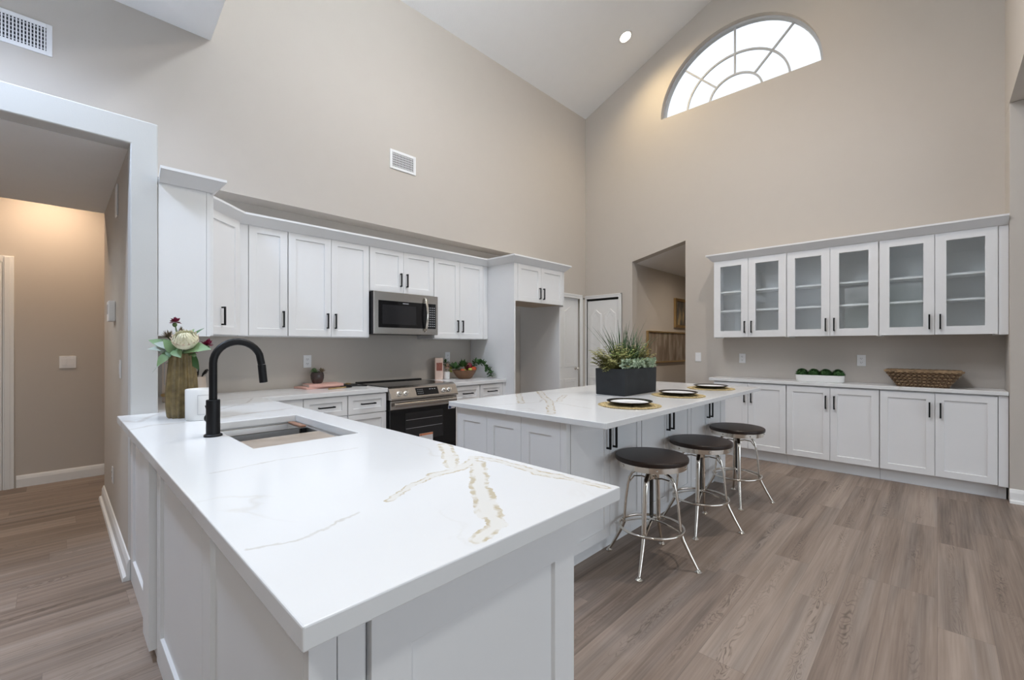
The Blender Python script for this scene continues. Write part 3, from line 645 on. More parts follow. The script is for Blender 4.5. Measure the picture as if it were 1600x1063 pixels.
# crown along the range-wall cabinets and round the refrigerator cabinet
FX0, FX1, FYF = 3.622, 4.553, 3.462
pth = [(p0[0]+.02, p0[1]-.0+.02), (p1[0], p1[1]-.002), (FX0-.001, 3.900), (FX0-.001, FYF), (FX1+.001, FYF), (FX1+.001, YS-.002)]
o = MB().sweep(pth, cp(2.250)).build('crown_moulding', 'cab', None, (2.3, 3.9, 2.25)); tag(o, 'white crown moulding running along the tops of the range-wall cabinets', 'moulding')

# refrigerator enclosure: two tall side panels and the cabinet across the top
t = thing('refrigerator_enclosure', 'white tall empty refrigerator surround with small double-door cabinet on top', 'cabinet', (FX0, FYF, 0), 0)
MB().box(0, .022, 0.0, YW-FYF-.002, 0, 2.255).build('side_panel', 'cab', t, bevel=.001)
MB().box(FX1-FX0-.02, FX1-FX0, .06, YW-FYF-.004, 0, 2.255).build('side_panel', 'cab', t, bevel=.001)
MB().box(FX1-FX0-.02, FX1-FX0, .0, .06, 1.80, 2.255).build('side_panel', 'cab', t, bevel=.001)
MB().box(.0225, FX1-FX0-.0205, .021, YW-FYF-.23, 1.822, 2.25).build('carcass', 'cab', t)
MB().box(.0225, FX1-FX0-.0205, .024, YW-FYF-.24, 1.819, 1.8215).build('underside', 'rawply', t)
MB().box(.0225, .058, .0015, .020, 1.814, 2.252).build('filler', 'cab', t, bevel=.0008)
add_door(t, .060, .478, 1.814, 2.252, 'r', 1.925, y=.0205); add_door(t, .478, .908, 1.814, 2.252, 'l', 1.925, y=.0205)

# ================================================================== RANGE WALL: base cabinets
YB = 3.62      # carcass front, drawer faces at 3.60
GB = 'white base cabinets along the range wall'
def drawers(name, label, x0, x1, rows, filler=None):
    t = thing(name, label, 'cabinet', (x0, YB, 0), 0, GB)
    MB().box(0, x1-x0, .001, YW-YB-.002, .115, .874).build('carcass', 'cab', t)
    MB().box(0, x1-x0, .06, .08, 0, .115).build('toe_kick', 'cab', t)
    for z0, z1 in rows:
        add_door(t, .002, x1-x0-.002, z0, z1, 'h', (z0+z1)/2, name='drawer', st=.045)
    if filler: MB().box(filler[0]-x0, filler[1]-x0, -.018, YW-YB-.01, .115, .874).build('filler', 'cab', t)
    return t
ROWS = [(.706, .872), (.415, .702), (.122, .411)]
drawers('drawer_cabinet', 'white drawer cabinet nearest the peninsula, below the potted succulent', 1.357, 1.722, ROWS, (1.07, 1.356))
drawers('drawer_cabinet', 'white drawer cabinet directly left of the range', 1.724, 2.088, ROWS)
drawers('drawer_cabinet', 'white drawer cabinet directly right of the range', 2.869, 3.224, ROWS)
drawers('drawer_cabinet', 'white drawer cabinet beside the refrigerator surround', 3.226, 3.578, ROWS, (3.579, 3.6215))

# ================================================================== COUNTERTOPS
def slab(name, label, cells, z0, z1, loc, m, hole=None, bevel=.003):
    xs = sorted(set(v for c in cells for v in c[:2])); ys = sorted(set(v for c in cells for v in c[2:]))
    if hole: xs = sorted(set(xs+list(hole[:2]))); ys = sorted(set(ys+list(hole[2:])))
    def inside(x, y):
        if hole and hole[0] < x < hole[1] and hole[2] < y < hole[3]: return False
        return any(c[0] < x < c[1] and c[2] < y < c[3] for c in cells)
    mb = MB(); bm = mb.bm
    F = {}
    for i in range(len(xs)-1):
        for j in range(len(ys)-1): F[i, j] = inside((xs[i]+xs[i+1])/2, (ys[j]+ys[j+1])/2)
    for (i, j), f in F.items():
        if not f: continue
        x0, x1, y0, y1 = xs[i], xs[i+1], ys[j], ys[j+1]
        mb.poly([(x0,y0,z1),(x1,y0,z1),(x1,y1,z1),(x0,y1,z1)]); mb.poly([(x0,y1,z0),(x1,y1,z0),(x1,y0,z0),(x0,y0,z0)])
        for di, dj, a, b in ((-1,0,(x0,y1),(x0,y0)),(1,0,(x1,y0),(x1,y1)),(0,-1,(x0,y0),(x1,y0)),(0,1,(x1,y1),(x0,y1))):
            if not F.get((i+di, j+dj), False): mb.poly([(*a, z0), (*b, z0), (*b, z1), (*a, z1)])
    bmesh.ops.remove_doubles(bm, verts=bm.verts, dist=1e-5)
    bmesh.ops.dissolve_limit(bm, angle_limit=.01, verts=bm.verts, edges=bm.edges)
    return tag(mb.build(name, m, None, loc, bevel=bevel), label, 'countertop')
PX0, PX1, PY0 = 0.232, 1.063, 0.618
CT = 0.914; CTB = 0.8775
SK = (0.512, 0.924, 1.826, 2.557)
wide = [(.030, [(1.040, 1.36), (.93, 1.19), (.877, 1.11)]), (.022, [(.955, 1.10), (.863, 1.067), (.772, 1.069)]), (.013, [(.772, 1.069), (.657, 1.022), (.571, .976)]),
        (.031, [(.955, 1.076), (.806, .899), (.725, .79), (.683, .723)]), (.022, [(.683, .723), (.651, .674), (.575, .65)]),
        (.016, [(.955, 1.10), (.994, 1.153), (1.021, 1.052), (1.017, .947)]), (.022, [(1.017, .947), (1.004, .863), (1.020, .80)]), (.014, [(1.02, .80), (1.026, .752), (1.028, .638)])]
thin = [(.019, [(.233, 2.984), (.286, 2.875), (.388, 3.125)]), (.019, [(.239, 2.644), (.323, 2.717), (.433, 2.696), (.509, 2.763)]), (.019, [(.62, 2.758), (.796, 2.804), (1.004, 2.851)]),
        (.019, [(.753, 2.814), (.934, 2.807)]), (.019, [(.736, 3.274), (.893, 3.199)]), (.006, [(.323, 1.562), (.507, 1.584), (.787, 1.559)]), (.006, [(.247, .927), (.348, .902), (.483, .957)]),
        (.012, [(.45, 3.3), (.8, 3.6), (1.3, 3.75)]), (.010, [(.6, 3.0), (.9, 3.35), (1.0, 3.6)]), (.008, [(1.3, 4.0), (1.8, 3.7), (2.05, 3.75)])]
slab('countertop', 'large white quartz peninsula countertop with gold veins, continuing under the upper cabinets', [(PX0, PX1, PY0, 3.208), (XL1+.003, PX1, 3.20, YW-.003), (PX1, 2.094, 3.585, YW-.003)], CTB, CT, (PX0, PY0, CTB), quartz('peninsula_quartz', (PX0, PY0), wide, thin), hole=SK)
slab('countertop', 'short white quartz countertop between range and refrigerator surround, under the wooden bowl', [(2.866, FX0-.002, 3.585, YW-.003)], CTB, CT, (2.866, 3.585, CTB), quartz('range_side_quartz', (2.866, 3.585)))
IX0, IX1, IY0, IY1 = 1.882, 4.513, 1.173, 2.425
iw = [(.026, [(2.56, 2.40), (2.36, 2.20), (2.16, 2.00)]), (.030, [(2.826, 2.41), (2.55, 2.13), (2.357, 1.916)]), (.028, [(2.357, 1.916), (2.15, 1.74), (1.944, 1.567)]), (.022, [(2.73, 2.072), (2.55, 1.97), (2.402, 1.869), (2.353, 1.90)])]
it = [(.009, [(1.90, 2.08), (2.284, 1.942), (2.4, 2.02)]), (.009, [(2.334, 1.846), (2.30, 1.68), (2.26, 1.51)]), (.01, [(2.75, 2.3), (3.0, 2.1)]), (.01, [(3.9, 2.3), (4.3, 1.7)])]
slab('countertop', 'rectangular white quartz island countertop carrying three place settings and a planter', [(IX0, IX1, IY0, IY1)], .882, CT, (IX0, IY0, .882), quartz('island_quartz', (IX0, IY0), iw, it))
slab('countertop', 'long white quartz countertop under the glass-door cabinets on the window wall', [(5.490, XW-.003, YR+.004, 1.990)], .880, CT, (5.49, YR, .88), quartz('sideboard_quartz', (5.49, YR), [], [(.008, [(5.50, 1.9), (5.6, 1.3), (5.52, .9)]), (.007, [(5.55, .4), (5.5, .1)])], .5))

# ================================================================== PENINSULA BASE
PS, PE, PR = 0.288, 0.655, 1.000     # left face, end face, right face
PE = 0.742; PR = 1.012
t = thing('peninsula_base', 'white panelled peninsula base under the large quartz countertop, nearest the camera', 'cabinet', (PS, PE, 0), 0)
def prt(mb, name, m='cab', bevel=.0012):
    o = mb.build(name, m, t, bevel=bevel); o.location = -Vector((PS, PE, 0)); return o
# hollow body so that the sink bowl hangs free inside it
prt(MB().box(PS+.021, PS+.040, PE+.021, 3.208, .0, .876), 'side_board'); prt(MB().box(PR-.02, PR, PE+.021, 3.58, .11, .876), 'front_board')
prt(MB().box(PS+.041, PR-.021, PE+.021, PE+.040, 0, .876), 'end_board'); prt(MB().box(PS+.041, PR-.021, PE+.041, 3.205, .10, .118), 'bottom_board'); prt(MB().box(PR-.08, PR-.065, PE+.05, 3.5, 0, .10), 'toe_kick')
def side_panel(y0, y1, z0=.0, z1=.876, st=.072, bot=.128):
    o = shaker_mb(y1-y0-.003, z1-z0, st, rec=.012, bot=bot, top=.078).build('panel', 'cab', t, bevel=.0014)
    o.rotation_euler = (0, 0, -PI/2); o.location = (0.0205, y1-.0015-PE, z0); return o
side_panel(2.49, 3.207, st=.08); side_panel(1.499, 2.31, st=.085); side_panel(PE+.022, 1.498, st=.09)
prt(MB().box(PS-.024, PS+.0205, 2.311, 2.489, .048, .876), 'pilaster'); prt(MB().box(PS+.004, PS+.0205, 2.311, 2.489, 0, .048), 'filler')
# end: corner post, strip, big panel
prt(MB().box(PS+.0, PS+.0475, PE, PE+.0205, 0, .876), 'corner_post'); prt(MB().box(PS+.0495, PS+.100, PE+.001, PE+.0205, 0, .876), 'filler')
o = shaker_mb(PR-(PS+.108), .876, .085, rec=.012, bot=.12, top=.158).build('end_panel', 'cab', t, bevel=.0014); o.location = (.108, .0125, 0)
prt(MB().box(PS+.101, PS+.107, PE+.010, PE+.0205, 0, .876), 'groove')

# ================================================================== ISLAND BASE
YI = 1.472; XI = 1.93
GI = 'white double-door island cabinets behind the stools'
bx = [(1.968, 2.779), (2.781, 3.619), (3.621, 4.372)]
lab = ['white island cabinet with two doors, behind the nearest stool', 'middle white two-door island cabinet, behind the second stool', 'white two-door island cabinet farthest along, behind the third stool']
for (a, b), l in zip(bx, lab):
    t = thing('island_cabinet', l, 'cabinet', (a, YI, 0), 0, GI); w = b-a
    MB().box(0, w, .001, .60, .115, .878).build('carcass', 'cab', t)
    MB().box(0, w, .065, .08, 0, .115).build('toe_kick', 'cab', t)
    add_door(t, .002, w/2, .122, .868, 'r', .732); add_door(t, w/2, w-.002, .122, .868, 'l', .732)
t = thing('island_end', 'white end of the island with three tall shaker panels, facing the range corner', 'cabinet', (XI, YI, 0), 0)
MB().box(.021, .037, -.018, 2.395-YI, 0, .880).build('end_board', 'cab', t)
for y0, y1 in ((2.09, 2.385), (1.79, 2.088), (1.494, 1.788)):
    o = shaker_mb(y1-y0, .758, .062, rec=.010, top=.082).build('panel', 'cab', t, bevel=.0012); o.rotation_euler = (0, 0, -PI/2); o.location = (.0205, y1-YI, .115)
MB().box(.0, .0205, 2.387-YI, 2.43-YI-.035, 0, .88).build('corner_post', 'cab', t, bevel=.001)
MB().box(.0, .0205, -.02, .0205, 0, .88).build('corner_post', 'cab', t, bevel=.001); MB().box(.004, .0205, .0205, 2.387-YI, 0, .114).build('toe_kick', 'cab', t)
t = thing('kitchen_island', 'white plain far side and end filler of the island', 'cabinet', (4.374, YI, 0), 0)
MB().box(0, .062, -.018, .92, 0, .880).build('filler', 'cab', t, bevel=.001)
MB().box(1.968-4.374, -.001, .605, .92, .0, .878).build('carcass', 'cab', t)

# ================================================================== WINDOW WALL: base and glass cabinets
GR = 'white double-door base cabinets on the window wall'
RZW = -PI/2
XB = 5.525     # carcass front; door faces at 5.505
rb = [(1.940, 1.181), (1.179, .402), (.400, -.369)]
labs = ['white base cabinet at left end, partly hidden by the island corner', 'white base cabinet below the white tray of boxwood balls', 'white base cabinet below the wicker basket']
for (ya, yb), l in zip(rb, labs):
    t = thing('base_cabinet', l, 'cabinet', (XB, ya, 0), RZW, GR); w = ya-yb
    MB().box(0, w, .001, XW-XB-.003, .115, .876).build('carcass', 'cab', t)
    MB().box(0, w, .050, .07, 0, .115).build('toe_kick', 'cab', t)
    add_door(t, .002, w/2, .120, .868, 'r', .716); add_door(t, w/2, w-.002, .120, .868, 'l', .716)
    if yb < 0:
        MB().box(w+.001, w+.057, -.018, XW-XB-.003, .115, .876).build('filler', 'cab', t, bevel=.0008); MB().box(w+.001, w+.05, .05, .07, 0, .115).build('toe_kick', 'cab', t)
GG = 'white glass-door wall cabinets on the window wall'
XG = 5.545
labs = ['glass-door white wall cabinet at the left end, nearest the passage', 'middle glass-door white wall cabinet, above the boxwood tray', 'glass-door white wall cabinet above the wicker basket']
gb = [(1.946, 1.181), (1.179, .408), (.406, -.372)]
ZG0, ZG1 = 1.392, 2.318
for (ya, yb), l in zip(gb, labs):
    t = thing('glass_cabinet', l, 'cabinet', (XG, ya, ZG0), RZW, GG); w = ya-yb; d = XW-XG-.003; h = ZG1-ZG0
    mb = MB(); th = .018
    mb.box(0, th, .001, d, 0, h); mb.box(w-th, w, .001, d, 0, h); mb.box(th, w-th, .001, d, .012, .012+th); mb.box(th, w-th, .001, d, h-th, h); mb.box(th, w-th, d-.006, d, .03, h-th); mb.box(w/2-.018, w/2+.018, .001, .018, .03, h-th)
    mb.build('carcass', 'liner', t, bevel=.0005)
    for z in (.318, .545): MB().box(th+.001, w-th-.001, .022, d-.008, z-.009, z+.009).build('shelf', 'liner', t)
    for x0, x1, sd in ((.002, w/2, 'r'), (w/2, w-.002, 'l')):
        g = .0016; dw = x1-x0-2*g
        o = shaker_mb(dw, h-.012, .074, hole=True).build('door', 'cab', t, bevel=.0011); o.location = (x0+g, 0, .006)
        gp = MB().poly([(.070, -.010, .070), (dw-.070, -.010, .070), (dw-.070, -.010, h-.082), (.070, -.010, h-.082)])
        q = MB(); q.poly([(.070, -.010, .070), (dw-.070, -.010, .070), (dw-.070, -.010, h-.082), (.070, -.010, h-.082)]); q = q.build('glass_pane', 'glass', o); q['label'] = 'clear glass pane'
        add_handle(o, .034 if sd == 'l' else dw-.034, .117, True)
    if yb < 0: MB().box(w+.001, w+.056, -.018, d, 0, h).build('filler', 'cab', t, bevel=.0008)
o = MB().sweep([(XW-.003, 1.947), (5.527, 1.947), (5.527, YR+.002)][::-1], [(-o_, z) for o_, z in cp(2.312)]).build('crown_moulding', 'cab', None, (5.52, .7, 2.31)); tag(o, 'white crown moulding along the top of the glass-door cabinets', 'moulding')

# ================================================================== RANGE AND MICROWAVE
RX0, RX1 = 2.097, 2.863
t = thing('range', 'stainless steel slide-in electric range with black glass oven door', 'range', (RX0, 3.56, 0), 0); w = RX1-RX0
MB().box(.001, w-.001, .045, .655, .0, .905).build('body', 'gap', t)
MB().box(.0, w, .055, .658, .9055, .922).build('cooktop', 'blackglass', t, bevel=.002)
MB().box(.0, w, .62, .658, .9225, .932).build('rear_trim', 'gap', t)
mb = MB(); mb.prism([(.054, .9215), (.016, .905), (-.030, .815), (-.030, .800), (.054, .800)], 'x', .0, w); cpn = mb.build('control_panel', 'steel', t, bevel=.002)
nrm = Vector((0, -.09, .046)).normalized()
def onpanel(x, s_): return Vector((x, .016-.046*s_, .905-.09*s_))
for x in (.095, .165, .60, .665):
    c = onpanel(x, .55); mb = MB(); mb.tube([c, c+nrm*.006, c+nrm*.007, c+nrm*.026, c+nrm*.030], [.024, .024, .019, .0185, .015], 24); mb.bar(c+nrm*.029-Vector((0,.008,.016))*.6, c+nrm*.029+Vector((0,.008,.016))*.6, .005, .006, up=nrm)
    k = mb.build('knob', 'knob', cpn); shade_angle(k)
mb = MB(); a, b = onpanel(.275, .12)+nrm*.001, onpanel(.275, .86)+nrm*.001
mb.poly([a, a+Vector((.255,0,0)), b+Vector((.255,0,0)), b]); mb.build('display', 'display', cpn, solid=.002)
mb = MB()
for i in range(4):
    for j in range(3):
        c = onpanel(.292+i*.018, .3+j*.19)+nrm*.0026; mb.bar(c, c+Vector((.006,0,0)), .004, .0006, up=nrm)
for i in range(3): c = onpanel(.43+i*.028, .32)+nrm*.0026; mb.bar(c, c+Vector((.014,0,0)), .004, .0006, up=nrm)
mb.build('button_printing', 'mark', cpn)
dr = MB().box(.004, w-.004, .0, .044, .20, .792).build('oven_door', 'blackglass', t, bevel=.003)
MB().box(.004, w-.004, -.008, -.0005, .712, .792).build('door_rail', 'steel', dr, bevel=.002)
mb = MB(); mb.tube([(.03, -.040, .757), (w-.03, -.040, .757)], 1, 16, flat=(.017, .010, (0,0,1))); mb.box(.04, .065, -.036, -.007, .748, .766); mb.box(w-.065, w-.04, -.036, -.007, .748, .766); mb.build('handle', 'steel', dr, bevel=.001)
MB().box(.16, w-.17, -.0016, -.0004, .40, .668).build('window', 'ovenglass', dr)
mb = MB()
for z in (.52, .60): mb.box(.17, w-.18, -.0022, -.0015, z, z+.003)
mb.build('rack', 'plasticg', dr)
tg = MB().box(w-.105, w-.02, -.0025, -.0006, .660, .694).build('sticker', 'tag', dr); MB().box(w-.100, w-.068, -.0032, -.0026, .664, .690).build('printing', 'tagblue', tg)
MB().box(w-.062, w-.025, -.0032, -.0026, .678, .684).build('printing', 'tagblue', tg)
tg = MB().box(.315, .47, -.005, -.001, .29, .455).build('hang_tag', 'tag', dr); MB().box(.315, .47, -.0056, -.0051, .435, .455).build('printing', 'tagorange', tg)
mb = MB(); mb.prism([(.325, .436), (.339, .436), (.332, .449)], 'y', -.0062, -.0057); mb.build('printing', 'gap', tg)
MB().box(.004, w-.004, .0, .044, .035, .19).build('drawer', 'blackglass', t, bevel=.003)

MX0, MX1, MZ0, MZ1, MY = 2.086, 2.826, 1.412, 1.820, 3.822
t = thing('microwave', 'stainless steel over-the-range microwave above the cooktop', 'microwave', (MX0, MY, MZ0), 0); w = MX1-MX0; h = MZ1-MZ0
MB().box(.0, w, .022, YW-MY-.003, .0, h).build('body', 'black', t, bevel=.002)
dr = MB().box(.002, w-.002, .0, .021, .0, h-.002).build('door', 'steel', t, bevel=.003)
MB().box(.045, w-.03, -.0022, -.0003, .062, h-.085).build('glass', 'blackglass', dr, bevel=.0015)
MB().box(.085, w-.275, -.0030, -.0023, .095, h-.125).build('window', 'ovenglass', dr)
mb = MB()
for i in range(4):
    for j in range(9): mb.box(w-.128+i*.024, w-.116+i*.024, -.0028, -.0023, .085+j*.024, .092+j*.024)
mb.build('keypad_printing', 'mark', dr)
mb = MB()
for i in range(9): mb.box(.31+i*.0075, .3155+i*.0075, -.0030, -.0023, h-.107, h-.100)
mb.build('name_printing', 'mark', dr)
mb = MB(); mb.tube([(w-.165, -.004, .03), (w-.165, -.022, .045)]+[(w-.165, -.022-.028*math.sin(PI*k/12), .045+(h-.09)*k/12) for k in range(1, 12)]+[(w-.165, -.022, h-.045), (w-.165, -.004, h-.03)], 1, 14, flat=(.007, .013, (0,-1,0))); shade_angle(mb.build('handle', 'nickel', dr))

# ================================================================== SINK, FAUCET AND WORKSTATION PIECES
t = thing('sink', 'undermount stainless steel workstation sink set into the peninsula countertop', 'sink', (SK[0], SK[2], .66), 0)
sw, sl = SK[1]-SK[0], SK[3]-SK[2]
mb = MB(); bm = mb.bm
def ring(x0, x1, y0, y1, z): return [bm.verts.new(p) for p in ((x0,y0,z),(x1,y0,z),(x1,y1,z),(x0,y1,z))]
def join(a, b):
    for i in range(4): bm.faces.new((a[i], a[(i+1) % 4], b[(i+1) % 4], b[i]))
zt = CTB-.66-.001
R = [ring(-.02, sw+.02, -.02, sl+.02, zt), ring(-.004, sw+.004, -.004, sl+.004, zt), ring(-.004, sw+.004, -.004, sl+.004, zt-.006), ring(.010, sw-.010, -.004, sl+.004, zt-.007), ring(.014, sw-.014, -.002, sl+.002, .012), ring(.03, sw-.03, .015, sl-.015, 0)]
for a, b in zip(R[:-1], R[1:]): join(a, b)
bm.faces.new(R[-1]); mb.build('basin', 'sink', t, bevel=.003, solid=.0015)
MB().lathe([(0, .002), (.055, .002), (.058, .004), (.045, .006), (.03, .003), (0, .003)], (sw/2, sl/2+.1, 0)).build('drain', 'steel', t)
zr = CTB-.001-.0065                                # ledge height
t = thing('sink_colander', 'stainless tray with a dark wooden end handle resting across the sink', 'colander', (SK[0]+.02, 2.365, zr-.0925), 0)
cw = sw-.04
mb = MB(); bm = mb.bm
R = [ring(-.014, cw+.014, -.004, .180, .094), ring(0, cw-.03, .002, .174, .094), ring(.004, cw-.034, .008, .17, .02)]
for a, b in zip(R[:-1], R[1:]): join(a, b)
bm.faces.new(R[-1]); mb.build('tray', 'sink', t, solid=.0015)
mb = MB(); mb.box(-.012, cw-.03, -.004, .001, .0945, .0985); mb.box(-.012, cw-.03, .175, .180, .0945, .0985); mb.build('rim', 'nickel', t)
MB().box(cw-.026, cw+.004, .0, .180, .096, .106).build('wooden_handle', 'rackwood', t, bevel=.004)
MB().box(cw-.024, cw+.002, -.008, .006, .02, .0925).build('bracket', 'black', t)
o = MB().box(SK[0]+.001, SK[1]-.035, SK[2]+.004, SK[2]+.335, zr+.001, zr+.014).build('cutting_board', 'board', None, (SK[0], SK[2], zr+.001), bevel=.003); tag(o, 'pale wooden board laid across the near end of the sink', 'cutting board')

FB = (0.463, 2.205, CT)
t = thing('faucet', 'matte black gooseneck kitchen faucet behind the sink', 'faucet', FB, 0)
mb = MB(); mb.lathe([(0, 0), (.034, 0), (.034, .006), (.030, .010), (.0255, .011), (.0255, .152), (.024, .154), (0, .154)], n=32); shade_angle(mb.build('base', 'black', t))
r = .0152; AR = .092; zc = .400-AR
pts = [(0, 0, .15), (0, 0, .22), (0, 0, zc)]+[(AR-AR*math.cos(PI*k/16), 0, zc+AR*math.sin(PI*k/16)) for k in range(1, 15)]
pts += [(2*AR+.002, 0, zc-.01)]
mb = MB(); mb.tube(pts, r, 20); shade_angle(mb.build('spout', 'black', t), 50)
mb = MB(); mb.tube([(2*AR+.0022, 0, zc-.012), (2*AR+.010, 0, zc-.092)], [.0165, .0168], 20); shade_angle(mb.build('spray_head', 'black', t))
mb = MB(); mb.tube([(0, .022, .070), (0, .050, .070), (0, .0505, .070), (0, .060, .070), (0, .066, .070)], [.011, .011, .019, .021, .012], 20); mb.tube([(0, .058, .08), (-.012, .066, .125)], [.006, .005], 10); shade_angle(mb.build('lever', 'black', t))

# ================================================================== STOOLS
def make_stool(loc, rz, label, hs):
    t = thing('bar_stool', label, 'stool', loc, rz, 'adjustable bar stools at the island')
    mb = MB(); mb.lathe([(0, hs-.030), (.205, hs-.030), (.210, hs-.027), (.212, hs-.016), (.211, hs-.006), (.206, hs-.001), (.196, hs), (0, hs)], n=64); shade_angle(mb.build('seat', 'seat', t), 30)
    rim = MB(); rim.lathe([(.192, hs-.062), (.200, hs-.062), (.200, hs-.031), (.192, hs-.031)], n=56, close=True); rm = rim.build('rim', 'nickel', t); shade_angle(rm, 50)
    mb = MB()
    for k in range(6):
        a = 2*PI*k/6+.4; mb.sphere((.2005*math.cos(a), .2005*math.sin(a), hs-.046), .006, 2)
    for p in [mb.build('rivet', 'nickel', rm)]: shade_angle(p)
    mb = MB()
    for a in (PI/4, -PI/4): mb.bar((-.193*math.cos(a), -.193*math.sin(a), hs-.040), (.193*math.cos(a), .193*math.sin(a), hs-.040), .03, .008)
    mb.build('seat_bracket', 'nickel', t)
    zt = .572
    mb = MB(); mb.tube([(0, 0, zt-.075), (0, 0, zt-.055), (0, 0, zt-.05), (0, 0, zt-.012), (0, 0, zt-.01), (0, 0, hs-.042)], [.022, .030, .024, .024, .018, .018], 20); shade_angle(mb.build('hub', 'nickel', t))
    pts, rr = [], []
    for k in range(57): pts.append((0, 0, .27+(zt-.06-.27)*k/56)); rr.append(.0125 if k % 2 else .0108)
    mb = MB(); mb.tube([(0, 0, .262)]+pts, [.008]+rr, 14); mb.build('screw', 'darkmetal', t)
    for k in range(4):
        a = PI/2*k; c, s_ = math.cos(a), math.sin(a)
        prof = [(.012, zt-.028), (.05, zt-.026), (.085, zt-.036), (.116, zt-.056), (.134, zt-.088), (.143, zt-.13), (.155, .36), (.168, .215), (.170, .196)]
        P3 = [(rr_*c, rr_*s_, z) for rr_, z in prof]
        mb = MB(); mb.tube(P3, 1, 12, flat=(.0075, .0135, (0, 0, 1)))
        mb.tube([(.168*c, .168*s_, .205), (.182*c, .182*s_, .165), (.222*c, .222*s_, .085), (.262*c, .262*s_, .012)], [.0115, .0105, .009, .0075], 12)
        lg = mb.build('leg', 'nickel', t); shade_angle(lg, 60)
        mb = MB(); mb.lathe([(0, 0), (.020, 0), (.021, .004), (.013, .010), (.010, .017), (0, .020)], (.264*c, .264*s_, 0), n=18); shade_angle(mb.build('foot_cap', 'nickel', lg))
        mb = MB(); mb.tube([(.02*c, .02*s_, zt-.075), (.06*c, .06*s_, zt-.068), (.105*c, .105*s_, zt-.075), (.138*c, .138*s_, zt-.12)], 1, 8, flat=(.004, .008, (0,0,1))); mb.build('brace', 'nickel', lg)
    mb = MB(); mb.tube([(.186*math.cos(2*PI*k/56), .186*math.sin(2*PI*k/56), .21) for k in range(56)], 1, 10, closed=True, flat=(.0085, .006, (0,0,1))); shade_angle(mb.build('footrest_ring', 'nickel', t), 60)
    for a in (0, PI/2):
        c, s_ = math.cos(a), math.sin(a)
        P3 = [(x*c, x*s_, .205+.045*math.cos(x/.168*PI/2)) for x in [(-.168+.336*k/14) for k in range(15)]]
        mb = MB(); mb.tube(P3, 1, 8, flat=(.003, .013, (0,0,1))); mb.build('cross_brace', 'nickel', t)
    return t
make_stool((2.495, 1.240, 0), math.radians(192), 'nearest round-seat metal bar stool, in front of peninsula corner', .640)
make_stool((3.228, 1.228, 0), math.radians(194), 'middle round-seat metal bar stool of the three at the island', .620)
make_stool((4.003, 1.221, 0), math.radians(203), 'farthest round-seat metal bar stool, by the window-wall cabinets', .614)

# ================================================================== ISLAND TABLEWARE
pc = [((2.545, 1.415), 'nearest black-rimmed white plate on the island', 'nearest round woven gold placemat on the island'), ((3.315, 1.430), 'middle black-rimmed white plate on the island', 'middle round woven gold placemat on the island'), ((4.06, 1.455), 'farthest black-rimmed white plate on the island', 'farthest round woven gold placemat on the island')]
for (x, y), lp, lm in pc:
    mb = MB(); bm = mb.bm
    for i in range(7):
        rr = .022+.0265*i
        mb.tube([((rr+.004*math.cos(24*2*PI*k/96))*math.cos(2*PI*k/96), (rr+.004*math.cos(24*2*PI*k/96))*math.sin(2*PI*k/96), .004+.0015*math.sin(12*2*PI*k/96+i)) for k in range(96)], .0034 if i else .004, 6, closed=True)
    for k in range(48):
        a = 2*PI*k/48; mb.tube([(.01*math.cos(a), .01*math.sin(a), .004), (.197*math.cos(a), .197*math.sin(a), .004)], .0022, 5)
    mb.lathe([(0, .001), (.185, .001), (.185, .005), (0, .005)], n=48)
    o = mb.build('placemat', 'woven', None); o.location = (x, y, CT+.0005); tag(o, lm, 'placemat', 'woven placemats on the island')
    t = thing('plate', lp, 'plate', (x, y, CT+.0105), 0, 'dinner plates on the island')
    mb = MB(); mb.lathe([(0, 0), (.085, 0), (.118, .008), (.140, .019), (.143, .022), (.140, .0235), (.118, .0150)], n=56); shade_angle(mb.build('rim', 'platerim', t), 60)
    mb = MB(); mb.lathe([(.124, .0172), (.108, .0112), (.09, .009), (0, .009)], n=56); shade_angle(mb.build('well', 'ceramic', t), 60)

# planter with grasses, ferns and sage leaves
px, py = 3.235, 1.822; pl, pw_, ph = .515, .255, .205
t = thing('planter', 'rectangular charcoal planter with grasses and ferns on the island', 'planter', (px, py, CT+.0008), 0)
mb = MB(); bm = mb.bm
def ringc(l, w, z): return [bm.verts.new(p) for p in ((-l/2,-w/2,z),(l/2,-w/2,z),(l/2,w/2,z),(-l/2,w/2,z))]
R = [ringc(pl, pw_, 0), ringc(pl+.006, pw_+.006, ph), ringc(pl-.03, pw_-.03, ph), ringc(pl-.034, pw_-.034, ph-.03)]
bm.faces.new(R[0][::-1])
for a, b in zip(R[:-1], R[1:]): join(a, b)
mb.build('box', 'slate', t, bevel=.004); bx_ = MB().box(-pl/2+.02, pl/2-.02, -pw_/2+.02, pw_/2-.02, ph-.04, ph-.025).build('soil', 'soil', t)
rnd = random.Random(11)
def blade(mb, b, ang, L, lean, w, droop):
    prev = None; n = 7; d = Vector((math.cos(ang), math.sin(ang), 0)); q = Vector((-d.y, d.x, 0))
    for i in range(n+1):
        s_ = i/n; p = Vector(b)+d*(L*lean*s_+L*droop*s_*s_)+Vector((0, 0, L*(s_-droop*.9*s_*s_))); ww = w*(1-s_**1.6)*.5+.0005
        cur = [mb.bm.verts.new(p-q*ww), mb.bm.verts.new(p+q*ww)]
        if prev: mb.bm.faces.new((prev[0], prev[1], cur[1], cur[0]))
        prev = cur
